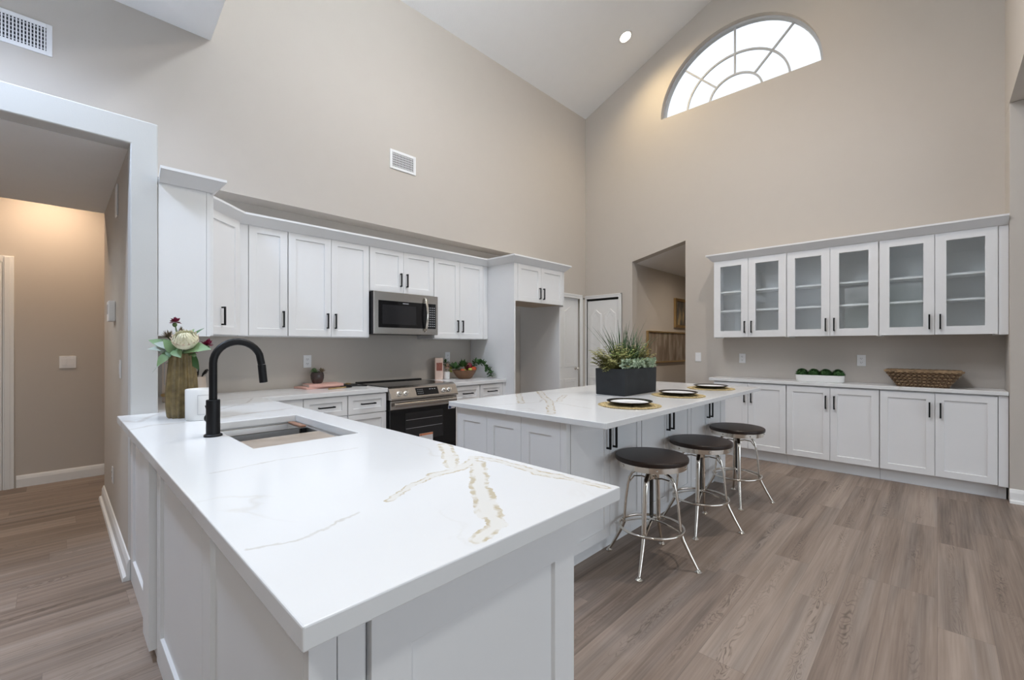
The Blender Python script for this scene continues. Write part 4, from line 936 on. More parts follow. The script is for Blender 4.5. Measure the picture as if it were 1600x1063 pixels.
for cx, cy, n, Lm in ((-.075, .0, 54, .43), (.125, .01, 36, .35)):
    mb = MB()
    for k in range(n):
        a = rnd.uniform(0, 2*PI); L = Lm*rnd.uniform(.55, 1.02); ln = rnd.uniform(.02, .70)
        blade(mb, (cx+rnd.uniform(-.025, .025), cy+rnd.uniform(-.025, .025), ph-.03), a, L, ln, rnd.uniform(.011, .018), rnd.uniform(0, .26)*(ln*2))
    mb.build('grass_tuft', 'grass', t)
def frond(mb, b, ang, L, rise, droop):
    d = Vector((math.cos(ang), math.sin(ang), 0)); pts = []
    for i in range(9):
        s_ = i/8; pts.append(Vector(b)+d*L*s_+Vector((0, 0, rise*s_*1.6-droop*s_*s_)))
    mb.tube(pts, .0015, 5)
    q = Vector((-d.y, d.x, 0))
    for i in range(1, 9):
        w = .042*math.sin(PI*(.18+.8*i/9))
        for sg in (-1, 1): mb.leaf(pts[i], pts[i]+q*sg*w+d*.014+Vector((0,0,-.006)), .019, seg=3)
for cx, cy, m_, n in ((-.20, .0, 'fernb', 40), (-.19, .07, 'fernb', 34), (-.12, -.02, 'fern', 34), (-.03, .0, 'fern', 30), (.05, -.01, 'fern', 34), (.12, -.01, 'fernb', 34), (.20, .0, 'fernb', 38), (.02, .06, 'fernb', 20), (.17, .06, 'fern', 22)):
    mb = MB()
    for k in range(n): frond(mb, (cx, cy, ph-.03), rnd.uniform(0, 2*PI), rnd.uniform(.06, .14), rnd.uniform(.08, .17), rnd.uniform(.03, .12))
    mb.build('fern', m_, t)
for cx, cy in ((-.225, -.10), (-.16, -.112), (-.09, -.115), (-.02, -.115), (.05, -.115), (.12, -.115), (.18, -.112), (.235, -.10)):
    mb = MB()
    for k in range(64):
        a, e = rnd.uniform(0, 2*PI), rnd.uniform(.0, 1.2); b = Vector((cx+rnd.uniform(-.035, .035), cy+rnd.uniform(-.025, .02), ph-.005+rnd.uniform(.0, .065)))
        mb.leaf(b, b+Vector((math.cos(a)*math.cos(e), math.sin(a)*math.cos(e), math.sin(e)))*.030, .020, seg=3)
    mb.build('sage_sprig', 'succ', t)

# ================================================================== FLOWERS AND JARS BY THE FAUCET
VX, VY = .472, 2.918
rib = lambda a, z: 1+.085*math.cos(13*a+z*1.5)
mb = MB(); mb.lathe([(0, 0), (.058, 0), (.062, .008), (.067, .06), (.068, .12), (.064, .19), (.058, .27), (.054, .325), (.056, .340), (.050, .340), (.048, .30), (0, .29)], n=104, mod=rib)
o = mb.build('vase', 'vase', None); shade_angle(o, 60); o.location = (VX, VY, CT+.0005); tag(o, 'tall ribbed bronze vase holding flowers on the peninsula counter', 'vase')
vt = Vector((VX, VY, CT+.335))
RT = Vector((.6945, -.7195, 0)); FW = Vector((.7195, .6945, 0)); UP = Vector((0, 0, 1))
def rel(a, b, c=0): return vt+RT*a+UP*b+FW*c
def stem(mb, tip): 
    b = vt+Vector((random.uniform(-.015, .015), random.uniform(-.015, .015), -.12)); mid = vt+(tip-vt)*.35+UP*.012
    mb.tube([b, vt+(tip-vt)*.05, mid, tip], .0032, 6)
# protea
t = thing('protea_flower', 'large cream protea bloom, centre of the vase bouquet', 'flower', tuple(rel(.052, .072, -.045)), 0)
c = Vector((0, 0, 0)); mb = MB(); mb2 = MB()
ax = (UP*.75-FW*.55+RT*.25).normalized(); e1 = ax.cross(RT).normalized(); e2 = ax.cross(e1)
for lay, (rad, n, ln, spread) in enumerate(((.052, 20, .075, .30), (.045, 18, .083, .18), (.034, 14, .088, .02), (.02, 9, .088, -.06))):
    for k in range(n):
        a = 2*PI*k/n+lay*.2; d = e1*math.cos(a)+e2*math.sin(a); b = -ax*.035+d*rad*.55
        tip = -ax*.035+ax*ln+d*(rad*.6+spread*.05); mid = -ax*.035+ax*ln*.5+d*(rad*1.12)
        q = ax.cross(d); (mb if lay else mb).bm
        prev = None
        for p, w in ((b, .005), ((b+mid)/2+d*.006, .0095), (mid, .0112), ((mid+tip)/2+d*.004, .0085), (tip, .0015)):
            cur = [mb.bm.verts.new(p-q*w), mb.bm.verts.new(p+q*w)]
            if prev: mb.bm.faces.new((prev[0], prev[1], cur[1], cur[0]))
            prev = cur
mb.build('petals', 'cream', t)
MB().sphere(ax*.008, .040, 3, (1, 1, 1)).build('heart', 'cream', t, smooth=True)
for k in range(16):
    a = 2*PI*k/16; d = e1*math.cos(a)+e2*math.sin(a); mb2.leaf(-ax*.03+d*.035, ax*.03+d*.064, .018, up=d, seg=4)
mb2.build('outer_petals', 'creampk', t, smooth=True)
mb = MB(); b0 = Vector(t.location); mb.tube([vt+UP*-.12-b0, vt-b0, -ax*.03], .004, 6); mb.build('stem', 'stem', t)
# burgundy blooms
for (a, b, cc, rad), l in zip(((-.032, .172, -.01, .027), (.135, .050, .0, .030), (.085, .012, -.03, .020)), ('small burgundy bloom standing highest, at upper left of the bouquet', 'burgundy bloom farthest right in the bouquet, beyond the cream protea', 'small burgundy bloom at the lower right edge of the cream protea')):
    p = rel(a, b, cc); t = thing('burgundy_flower', l, 'flower', tuple(p), 0, 'burgundy blooms in the vase'); mb = MB()
    for k in range(34):
        aa, e = rnd.uniform(0, 2*PI), rnd.uniform(-.2, 1.5); d = Vector((math.cos(aa)*math.cos(e), math.sin(aa)*math.cos(e), math.sin(e))); mb.leaf(d*rad*.2, d*rad*rnd.uniform(.9, 1.35), rad*.62, up=(0.3, 0.2, 1), seg=3)
    mb.build('petals', 'burg', t)
    mb = MB(); mb.tube([vt-UP*.1-p, (vt-p)*.9, (vt-p)*.3+UP*-.01, Vector((0,0,0))], .003, 6); mb.sphere((0, 0, -.012), .011, 2, (1,1,1.2)); mb.build('stem', 'stem', t)
# brown filler
p = rel(-.075, .092, -.0); t = thing('spiky_flower', 'spiky brown-green filler flower at left of the bouquet', 'flower', tuple(p), 0); mb = MB()
for k in range(90):
    aa, e = rnd.uniform(0, 2*PI), rnd.uniform(-.1, 1.5); d = Vector((math.cos(aa)*math.cos(e), math.sin(aa)*math.cos(e), math.sin(e))); mb.leaf((0,0,0), d*rnd.uniform(.03, .048), .006, seg=2)
mb.build('bracts', 'brownfl', t); mb = MB(); mb.tube([vt-UP*.1-p, (vt-p)*.9, Vector((0,0,0))], .003, 6); mb.build('stem', 'stem', t)
p = rel(-.022, .120, .02); t = thing('spiky_flower', 'small pale brown filler flower just left of the cream protea', 'flower', tuple(p), 0); mb = MB()
for k in range(60):
    aa, e = rnd.uniform(0, 2*PI), rnd.uniform(-.1, 1.5); d = Vector((math.cos(aa)*math.cos(e), math.sin(aa)*math.cos(e), math.sin(e))); mb.leaf((0,0,0), d*rnd.uniform(.02, .036), .006, seg=2)
mb.build('bracts', 'brownfl', t); mb = MB(); mb.tube([vt-UP*.1-p, (vt-p)*.9, Vector((0,0,0))], .003, 6); mb.build('stem', 'stem', t)
# leaves
LV = [((-.02, .02), (-.182, .078), .050, 'leaf', 0.0, 'broad green leaf reaching farthest left from the vase'),
      ((-.03, .01), (-.088, -.062), .062, 'leaf', -.06, 'wide green leaf drooping over the left lip of the vase'),
      ((.02, .02), (.192, .028), .070, 'leaf', -.05, 'long green leaf reaching right toward the faucet'),
      ((-.01, .02), (-.160, .030), .040, 'leafp', -.03, 'silvery leaf at left, below the broad green leaf'),
      ((-.01, .0), (-.162, -.100), .012, 'leafp', 0.0, 'thin grey blade drooping lowest at left'),
      ((-.02, .03), (-.120, .060), .045, 'leafp', -.04, 'grey-green leaf in front of the brown filler flower'),
      ((.0, .0), (-.055, .085), .055, 'leaf', -.06, 'upright green leaf directly left of the cream protea'),
      ((.0, .05), (.030, .140), .060, 'leaf', .05, 'round green leaf above the cream protea'),
      ((.01, .06), (.085, .145), .022, 'leafd', .05, 'slim dark leaf behind the top of the cream protea'),
      ((.03, .02), (.078, -.085), .045, 'leafd', .02, 'dark leaf hanging down the right side of the vase'),
      ((-.01, .03), (.058, -.015), .055, 'leaf', -.085, 'short green leaf under the cream protea'),
      ((-.03, .03), (-.010, -.012), .05, 'leafd', -.07, 'dark green leaf at the front lip of the vase'),
      ((-.03, .02), (-.110, .010), .045, 'leafd', -.02, 'dark green leaf between the silvery and the drooping leaf'),
      ((-.02, .04), (-.020, .105), .04, 'leafd', .01, 'dark leaf between the small brown filler and the protea'),
      ((-.04, .0), (-.062, -.075), .035, 'leafd', .0, 'narrow dark leaf hanging at the left side of the vase neck')]
for (a, b), (c, d), w, m_, dep, l in LV:
    p0_, p1_ = rel(a, b, dep*.4), rel(c, d, dep); loc = tuple(vt); mb = MB()
    mb.leaf(p0_, p1_, w, up=tuple(-FW*.75+UP*.6), fold=.18, curl=.10, seg=9, shape=.9)
    o = mb; o = mb
    lf = thing('leaf_sprig', l, 'leaf', loc, 0, 'foliage in the vase')
    q = mb.build('blade', m_, lf, smooth=True); q.location = -vt
    mb = MB(); mb.tube([vt-UP*.11, vt+(p0_-vt)*.6, p0_, p0_+(p1_-p0_)*.5], [.0026, .0024, .002, .001], 6); q = mb.build('stem', 'stem', lf); q.location = -vt
# candle
t = thing('candle_jar', 'plain white candle jar between the vase and the faucet', 'candle', (.525, 2.763, CT+.0005), 0)
mb = MB(); mb.lathe([(0, 0), (.063, 0), (.066, .003), (.0665, .155), (.064, .158), (.061, .155), (.060, .125), (0, .125)], n=48); shade_angle(mb.build('jar', 'ceramic', t), 50)
mb = MB()
def onjar(a, z): return (.0668*math.cos(a), .0668*math.sin(a), z)
ang0 = math.atan2(-.6945-.25, -.7195+.95)      # outline of the square label faces the room
for a0, a1, z0, z1 in ((ang0-.62, ang0+.62, .128, .130), (ang0-.62, ang0+.62, .030, .032), (ang0-.62, ang0-.595, .03, .13), (ang0+.595, ang0+.62, .03, .13)):
    n = 12
    for k in range(n):
        b0, b1 = a0+(a1-a0)*k/n, a0+(a1-a0)*(k+1)/n; mb.poly([onjar(b0, z0), onjar(b1, z0), onjar(b1, z1), onjar(b0, z1)])
mb.build('label_outline', 'plasticg', t)
# upright cream decorative box and cup by the back wall
t = thing('keepsake_box', 'cream upright box with key motif and gold clasp behind the vase', 'box', (.545, 3.72, CT+.0005), math.radians(-35))
MB().box(-.06, .09, 0, .05, 0, .30).build('box', 'creamjar', t, bevel=.004)
mb = MB(); mb.box(-.045, -.041, -.0015, .0, .12, .27); mb.box(.071, .075, -.0015, 0, .12, .27); mb.box(-.045, .075, -.0015, 0, .12, .124); mb.box(-.045, .075, -.0015, 0, .266, .27); mb.box(.010, .016, -.002, 0, .15, .22); mb.lathe([(.010, .0), (.015, .0)], (.013, -.001, .232), n=16); mb.build('key_motif', 'plasticg', t)
mb = MB(); mb.box(-.05, .05, -.03, -.004, .045, .06); mb.tube([(-.05, -.012, .05), (.075, -.02, .05)], .012, 12); mb.build('clasp', 'gold', t)
t = thing('sprig_cup', 'blush cream cup with dark beaded sprigs, behind the vase', 'cup', (.745, 4.02, CT+.0005), 0)
mb = MB(); mb.lathe([(0, 0), (.04, 0), (.052, .01), (.056, .08), (.05, .15), (.046, .15), (.05, .08), (0, .05)], n=36); shade_angle(mb.build('cup', 'creamjar', t))
mb = MB()
for k in range(14):
    a = rnd.uniform(0, 2*PI); p = Vector((.03*math.cos(a), .03*math.sin(a), .14)); q = p+Vector((math.cos(a)*.04, math.sin(a)*.04, rnd.uniform(.02, .06))); mb.tube([p, (p+q)/2+UP*.02, q], .0015, 5)
    for i in range(4): z = p.lerp(q, .4+.2*i); mb.sphere(z+UP*.012, .006, 1)
mb.build('sprig', 'darkmetal', t)

# ================================================================== THINGS LEFT OF THE RANGE
o = MB().box(-.16, .16, -.11, .11, 0, .016).build('book', 'pink', None); o.location = (1.66, 4.075, CT+.0005); o.rotation_euler = (0, 0, .12); tag(o, 'lower pink book lying on the counter under the potted succulent', 'book', 'pink books left of the range')
o.name = 'book'
t = thing('book', 'thin upper blush book on the pink book, beside the utensils', 'book', (1.70, 4.045, CT+.0172), -.10, 'pink books left of the range')
MB().box(-.15, .15, -.105, .105, 0, .003).build('back_cover', 'pink', t); MB().box(-.147, .147, -.10, .104, .003, .019).build('pages', 'paper', t); MB().box(-.15, .15, -.105, .105, .019, .022).build('front_cover', 'pink', t); MB().box(-.15, .15, -.107, -.103, 0, .022).build('spine', 'pink', t)
SX, SY = 1.665, 4.085; zb = CT+.0395
t = thing('potted_succulent', 'small smoky glass pot with green and purple succulents on the pink books', 'plant', (SX, SY, zb), 0)
mb = MB(); mb.lathe([(0, 0), (.036, 0), (.046, .012), (.056, .045), (.058, .075), (.050, .100), (.046, .100), (.052, .075), (.045, .03), (0, .02)], n=36); shade_angle(mb.build('pot', 'potglass', t))
mb = MB()
for k in range(90):
    a, e = rnd.uniform(0, 2*PI), rnd.uniform(.0, 1.5); b = Vector((-.024, .01, .095)); d = Vector((math.cos(a)*math.cos(e), math.sin(a)*math.cos(e), math.sin(e))); mb.leaf(b+d*.018, b+d*.048, .012, seg=3)
mb.build('green_leaves', 'leaf', t); mb = MB()
for k in range(46):
    a, e = rnd.uniform(0, 2*PI), rnd.uniform(-.2, 1.4); b = Vector((.036, -.01, .095)); d = Vector((math.cos(a)*math.cos(e), math.sin(a)*math.cos(e), math.sin(e))); mb.leaf(b+d*.01, b+d*.05, .010, seg=3)
mb.build('purple_leaves', 'brownfl', t)
# serving utensils
def utensil(label, x, y, rz, L, hm, z=CT+.0005):
    t = thing('serving_spoon', label, 'utensil', (x, y, z), rz, 'black and gold serving utensils')
    mb = MB(); mb.tube([(-L/2, 0, .006), (L*.12, 0, .008)], .006, 8); mb.build('handle', hm, t)
    mb = MB(); mb.lathe([(0, .002), (.020, .004), (.028, .011), (.026, .012), (.018, .006), (0, .004)], (L*.12+.03, 0, 0), n=20, sx=1.4); shade_angle(mb.build('bowl', 'black', t)); return t
utensil('black serving spoon with gold handle in front of the pink books', 1.80, 3.86, .25, .30, 'gold')
utensil('black serving spoon lying behind the gold-handled one', 1.93, 3.98, 2.6, .30, 'black')
t = thing('trivet', 'dark round trivet lying between the books and the range', 'trivet', (1.955, 4.08, CT+.0005), 0)
mb = MB(); mb.lathe([(.03, 0), (.085, 0), (.088, .008), (.085, .014), (.03, .014)], n=36, close=True); shade_angle(mb.build('ring', 'black', t))
mb = MB(); mb.lathe([(0, .0), (.028, 0), (.03, .02), (.02, .026), (0, .026)], n=24); shade_angle(mb.build('knob', 'gold', t))

# ================================================================== THINGS RIGHT OF THE RANGE
t = thing('gift_box', 'tall pale pink box with a small printed picture, right of the range', 'box', (3.045, 4.105, CT+.0005), -.55)
MB().box(-.045, .045, -.05, .05, 0, .245).build('box', 'pinkbox', t, bevel=.002); MB().box(-.03, .035, -.0512, -.0503, .10, .19).build('picture', 'photo', t)
t = thing('flower_cup', 'little white cup of dried flowers between pink box and wooden bowl', 'cup', (3.155, 4.10, CT+.0005), 0)
mb = MB(); mb.lathe([(0, 0), (.032, 0), (.036, .004), (.038, .085), (.034, .085), (.033, .02), (0, .02)], n=28); shade_angle(mb.build('cup', 'ceramic', t))
for m_, n, c, R_ in (('leafd', 30, (-.01, .01, .18), .055), ('creampk', 60, (.0, -.01, .145), .04), ('lime', 30, (.045, -.02, .105), .04)):
    mb = MB()
    for k in range(n):
        a, e = rnd.uniform(0, 2*PI), rnd.uniform(-1, 1.5); d = Vector((math.cos(a)*math.cos(e), math.sin(a)*math.cos(e), math.sin(e))); mb.leaf(Vector(c)+d*R_*.3, Vector(c)+d*R_, .02, seg=3)
    mb.tube([(0, 0, .03), c], .003, 5)
    mb.build('flowers', m_, t)
BX, BY = 3.335, 3.99
t = thing('wooden_bowl', 'carved brown wooden bowl of produce right of the range', 'bowl', (BX, BY, CT+.0005), 0)
wob = lambda a, z: 1+.03*math.sin(3*a+z*9)
mb = MB(); mb.lathe([(0, 0), (.075, 0), (.10, .02), (.135, .07), (.150, .098), (.155, .102), (.143, .102), (.125, .075), (.09, .03), (0, .018)], n=44, mod=wob, sx=1.0, sy=.85); shade_angle(mb.build('shell', 'wood', t))
for (dx, dy, dz, r_, m_), l, nm in zip(((.045, -.01, .145, .048, 'apple'), (.06, -.075, .105, .030, 'tomato'), (.105, -.04, .110, .030, 'tomato'), (.01, -.085, .105, .026, 'lime'), (-.075, -.05, .092, .028, 'tomato'), (-.02, .0, .075, .045, 'lime'), (.07, .05, .08, .04, 'tomato')),
    ('dark red plum on top of the wooden bowl', 'orange tomato at front of the wooden bowl, under the plum', 'orange tomato at right rim of the wooden bowl', 'yellow-green lime at front middle of the wooden bowl', 'orange tomato at left in the wooden bowl', 'lime deep in the middle of the wooden bowl', 'tomato at back of the wooden bowl'), ('plum', 'tomato', 'tomato', 'lime', 'tomato', 'lime', 'tomato')):
    mb = MB(); mb.lathe([(0, -r_*.86), (r_*.5, -r_*.82), (r_*.9, -r_*.4), (r_, 0), (r_*.9, r_*.48), (r_*.5, r_*.84), (.004, r_*.78), (0, r_*.76)], n=24)
    o = mb.build(nm, m_, None, smooth=True); o.location = (BX+dx, BY+dy, CT+dz); tag(o, l, 'fruit')
def sprig(label, base, n, R_, m_, w=.03, ln=.07, flat=0.0):
    t = thing('leaf_cluster', label, 'leaves', base, 0, 'greenery with the produce bowl'); mb = MB()
    for k in range(n):
        a, e = rnd.uniform(0, 2*PI), rnd.uniform(flat, 1.45); d = Vector((math.cos(a)*math.cos(e), math.sin(a)*math.cos(e), math.sin(e))); mb.leaf(d*ln*.15, d*ln*rnd.uniform(.75, 1.1), w, seg=4)
    mb.build('leaves', m_, t); return t
sprig('dark green leaf cluster standing in the middle of the produce bowl', (BX-.02, BY, CT+.13), 40, .1, 'leafd', .03, .105, .2)
sprig('large dark leaves spreading left of the produce bowl', (BX-.13, BY+.02, CT+.11), 14, .1, 'leafd', .05, .11, -.1)
t = thing('trailing_vine', 'green leafy vine trailing right from the produce bowl to the counter', 'plant', (BX+.11, BY, CT+.15), 0)
P3 = [Vector(p) for p in ((0, 0, -.04), (.03, -.03, .04), (.07, -.08, .035), (.10, -.14, -.005), (.115, -.19, -.07), (.120, -.225, -.135))]
mb = MB(); mb.tube(P3, .004, 6); mb.build('stem', 'stem', t); mb = MB()
for a, b in zip(P3[:-1], P3[1:]):
    for k in range(15):
        p = a.lerp(b, k/15); d = Vector((rnd.uniform(-1, 1), rnd.uniform(-1, 1), rnd.uniform(-.6, .9))).normalized(); q = p+d*.062; q.z = max(q.z, -.145); q.x = min(q.x, .168); mb.leaf(p, q, .040, seg=3)
mb.build('leaves', 'leafd', t)

# ================================================================== THINGS ON THE WINDOW-WALL COUNTER
t = thing('boxwood_planter', 'white oblong tray holding four small boxwood balls on the far counter', 'planter', (5.64, .90, CT+.0005), RZW+.06)
mb = MB()
def rr_ring(mb, l, w, r, z, n=6):
    out = []
    for sx, sy, a0 in ((1, 1, 0), (-1, 1, PI/2), (-1, -1, PI), (1, -1, 1.5*PI)):
        for k in range(n+1):
            a = a0+PI/2*k/n; out.append(mb.bm.verts.new((sx*(l/2-r)+r*math.cos(a), sy*(w/2-r)+r*math.sin(a), z)))
    return out
def loft(mb, rings, cap0=True, cap1=True):
    for a, b in zip(rings[:-1], rings[1:]):
        for i in range(len(a)): mb.bm.faces.new((a[i], a[(i+1) % len(a)], b[(i+1) % len(a)], b[i]))
    if cap0: mb.bm.faces.new(rings[0][::-1])
    if cap1: mb.bm.faces.new(rings[-1])
loft(mb, [rr_ring(mb, .40, .10, .03, 0), rr_ring(mb, .42, .115, .035, .012), rr_ring(mb, .43, .125, .035, .072), rr_ring(mb, .415, .11, .03, .072), rr_ring(mb, .41, .105, .03, .055)]); shade_angle(mb.build('tray', 'ceramic', t))
for x in (-.157, -.052, .053, .157):
    mb = MB()
    for k in range(420):
        a, e = rnd.uniform(0, 2*PI), rnd.uniform(-.5, 1.5); d = Vector((math.cos(a)*math.cos(e), math.sin(a)*math.cos(e), math.sin(e)*.85)); b = Vector((x, 0, .080))+d*.054; mb.leaf(b, b+(d+Vector((rnd.uniform(-.5, .5), rnd.uniform(-.5, .5), rnd.uniform(-.5, .5)))).normalized()*.014, .010, seg=2)
    mb.sphere((x, 0, .080), .055, 3, (1, 1, .85)); mb.build('boxwood_ball', 'moss', t)
t = thing('wicker_basket', 'brown woven wicker basket with flared sides on the far counter', 'basket', (5.655, .10, CT+.0005), RZW)
bl0, bw0, bl1, bw1, bh = .33, .17, .50, .255, .145
mb = MB(); mbd = MB(); n = 96
def brect(l, w, r, z, u):
    # point on a rounded rectangle at parameter u in 0..1
    per = 2*(l-2*r)+2*(w-2*r)+2*PI*r; s_ = u*per
    segs = [(l-2*r, 'b'), (PI*r/2, 'c1'), (w-2*r, 'r'), (PI*r/2, 'c2'), (l-2*r, 't'), (PI*r/2, 'c3'), (w-2*r, 'l'), (PI*r/2, 'c4')]
    for ln, k in segs:
        if s_ <= ln: break
        s_ -= ln
    h = {'b': (-l/2+r+s_, -w/2), 'r': (l/2, -w/2+r+s_), 't': (l/2-r-s_, w/2), 'l': (-l/2, w/2-r-s_)}
    if k in h: return Vector((*h[k], z))
    cx, cy, a0 = {'c1': (l/2-r, -w/2+r, -PI/2), 'c2': (l/2-r, w/2-r, 0), 'c3': (-l/2+r, w/2-r, PI/2), 'c4': (-l/2+r, -w/2+r, PI)}[k]; a = a0+s_/r
    return Vector((cx+r*math.cos(a), cy+r*math.sin(a), z))
NR = 10
for i in range(NR):
    f = i/(NR-1); l, w, z = bl0+(bl1-bl0)*f, bw0+(bw1-bw0)*f, .006+(bh-.015)*f
    pts = []
    for k in range(144):
        p = brect(l, w, .03+.02*f, z, k/144); o_ = .0045*math.cos(PI*(k/2+i)); c = Vector((p.x*(1+o_*2/l*2), p.y*(1+o_*2/w*2), z+rnd.uniform(-.0012, .0012))); pts.append(c)
    (mb if i % 2 else mbd).tube(pts, .0080, 6, closed=True)
for k in range(72):
    a = brect(bl0, bw0, .03, .0, k/72); b = brect(bl1, bw1, .05, bh-.01, k/72); mbd.tube([a, b], .0032, 5)
shade_angle(mb.build('weave', 'wicker', t), 80); mbd.build('stakes', 'wickerd', t)
mb = MB()
for j in range(3):
    pts = [brect(bl1+.012, bw1+.012, .05, bh+.002+.007*math.sin(2*PI*(k/9+j/3)), k/108)+Vector((.004*math.cos(2*PI*(k/9+j/3)), 0, 0)) for k in range(108)]; mb.tube(pts, .0062, 6, closed=True)
shade_angle(mb.build('rim', 'wicker', t), 80)
for sg in (-1, 1):
    mb = MB(); mb.tube([(sg*(bl1/2), -.06, bh-.012), (sg*(bl1/2+.014), -.045, bh-.006), (sg*(bl1/2+.022), 0, bh-.002), (sg*(bl1/2+.014), .045, bh-.006), (sg*(bl1/2), .06, bh-.012)], .0085, 8); shade_angle(mb.build('handle', 'wicker', t), 80)
MB().box(-bl0/2+.01, bl0/2-.01, -bw0/2+.01, bw0/2-.01, .001, .010).build('bottom', 'wickerd', t)

# ================================================================== PICTURES IN THE PASSAGE
def picture(label, x0, x1, z0, z1, fr, seed):
    t = thing('framed_picture', label, 'picture', (x0, 3.2245, z0), 0, 'gold framed pictures in the passage'); w, h = x1-x0, z1-z0
    mb = MB(); mb.box(0, fr, -.035, -.001, 0, h); mb.box(w-fr, w, -.035, -.001, 0, h); mb.box(fr, w-fr, -.035, -.001, 0, fr); mb.box(fr, w-fr, -.035, -.001, h-fr, h); mb.build('frame', 'gold', t, bevel=.002)
    MB().box(fr, w-fr, -.016, -.004, fr, h-fr).build('canvas', M['art%d' % seed], t)
def artmat(name, cols, scale):
    m = bpy.data.materials.new(name); m.use_nodes = True; n = m.node_tree.nodes; L = m.node_tree.links; b = n['Principled BSDF']; tcx = n.new('ShaderNodeTexCoord'); mp = n.new('ShaderNodeMapping'); mp.inputs['Scale'].default_value = scale
    z = n.new('ShaderNodeTexNoise'); z.inputs['Scale'].default_value = 3; z.inputs['Detail'].default_value = 6; r_ = n.new('ShaderNodeValToRGB'); L.new(tcx.outputs['Object'], mp.inputs[0]); L.new(mp.outputs[0], z.inputs['Vector']); L.new(z.outputs['Fac'], r_.inputs[0])
    e = r_.color_ramp.elements; e[0].position = .3; e[0].color = (*cols[0], 1); e[1].position = .7; e[1].color = (*cols[2], 1); q = e.new(.5); q.color = (*cols[1], 1); L.new(r_.outputs[0], b.inputs['Base Color']); b.inputs['Roughness'].default_value = .5; return m
M['art1'] = artmat('brown_abstract', ((.15, .11, .08), (.28, .22, .17), (.46, .40, .33)), (3.5, 1, .9))
M['art2'] = artmat('grey_gold_abstract', ((.06, .055, .05), (.13, .12, .11), (.50, .38, .20)), (3, 1, .9))
picture('wide lower gold-framed brown abstract picture in the passage', 6.312, 7.98, 1.026, 1.531, .022, 1)
picture('upper gold-framed dark picture in the passage, right of the doorway', 7.297, 8.1, 1.61, 2.11, .045, 2)

# ================================================================== WALL FITTINGS
def register(label, x0, x1, z0, z1, nv):
    t = thing('air_vent', label, 'vent', (x0, YS-.0005, z0), 0, 'white air vents high on the back wall'); w, h = x1-x0, z1-z0; f = .026
    mb = MB(); mb.prism([(0, 0), (w, 0), (w, h), (0, h)], 'y', -.004, 0)
    mb.bm.free(); mb = MB()
    mb.box(0, f, -.008, -.0005, 0, h); mb.box(w-f, w, -.008, -.0005, 0, h); mb.box(f, w-f, -.008, -.0005, 0, f); mb.box(f, w-f, -.008, -.0005, h-f, h); mb.build('frame', 'plastic', t, bevel=.002)
    MB().box(f, w-f, -.0012, -.0004, f, h-f).build('duct', 'duct', t)
    for k in range(nv):
        x = f+(w-2*f)*(k+.5)/nv; b = MB(); b.box(x-.0035, x+.0035, -.007, -.0055, f, h-f); b.build('louver', 'plastic', t)
    for k in range(6):
        z = f+(h-2*f)*(k+.5)/6; MB().box(f, w-f, -.0045, -.0025, z-.0035, z+.0035).build('crossbar', 'plasticg', t)
register('white air vent on the upper wall above the hall opening', -.30, -.014, 3.112, 3.308, 16)
register('white air vent on the upper wall above the microwave', 2.362, 2.670, 3.112, 3.308, 14)
def plate(name, label, loc, rz, kind, group, w=.072, h=.116):
    cat = 'outlet' if 'outlet' in name else 'switch'
    t = thing(name, label, cat, loc, rz, group)
    MB().box(-w/2, w/2, -.006, -.0005, -h/2, h/2).build('cover_plate', 'plastic', t, bevel=.002)
    if kind == 'outlet':
        for z in (-.021, .021):
            o = MB().box(-.016, .016, -.0085, -.0062, z-.014, z+.014).build('socket', 'plastic', t, bevel=.003); mb = MB(); mb.box(-.008, -.0055, -.0092, -.0086, z-.004, z+.006); mb.box(.0055, .008, -.0092, -.0086, z-.004, z+.006); mb.box(-.002, .002, -.0092, -.0086, z-.011, z-.007); mb.build('slots', 'slot', o)
    else:
        n = 2 if w > .1 else 1
        for i in range(n):
            x = (i-(n-1)/2)*.046; MB().box(x-.017, x+.017, -.009, -.0062, -.033, .033).build('rocker', 'plastic', t, bevel=.002)
    return t
plate('wall_outlet', 'white wall outlet behind the potted succulent, left of the range', (1.627, YW, 1.152), 0, 'outlet', 'wall outlets')
plate('wall_outlet', 'white wall outlet above the little flower cup, right of the range', (3.257, YW, 1.164), 0, 'outlet', 'wall outlets')
plate('light_switch', 'white light switch beside the passage opening', (XW, 2.247, 1.152), RZW, 'switch', 'light switches')
plate('wall_outlet', 'white wall outlet under the left glass cabinet', (XW, 1.714, 1.146), RZW, 'outlet', 'wall outlets')
plate('wall_outlet', 'white wall outlet above the counter between boxwood tray and basket', (XW, .569, 1.145), RZW, 'outlet', 'wall outlets')
plate('light_switch', 'double white light switch on the far hall wall', (.082, 6.05, 1.14), 0, 'switch', 'light switches', w=.116)
plate('light_switch', 'white light switch seen edge-on on the hall side of the partition', (XL0, 3.713, 1.149), -PI/2, 'switch', 'light switches')
plate('wall_outlet', 'white wall outlet low on the hall side of the partition', (XL0, 4.247, .373), -PI/2, 'outlet', 'wall outlets')
t = thing('thermostat', 'white thermostat on the hall side of the partition', 'thermostat', (XL0, 4.13, 1.535), -PI/2)
MB().box(-.07, .07, -.038, -.0005, -.07, .07).build('case', 'plastic', t, bevel=.006); MB().box(-.05, .05, -.0392, -.0382, -.02, .045).build('screen', 'plasticg', t)
t = thing('door_chime', 'white door chime high on the hall side of the partition', 'chime', (XL0, 3.93, 2.26), -PI/2)
MB().box(-.05, .05, -.010, -.0005, -.105, .105).build('case', 'plastic', t, bevel=.004)

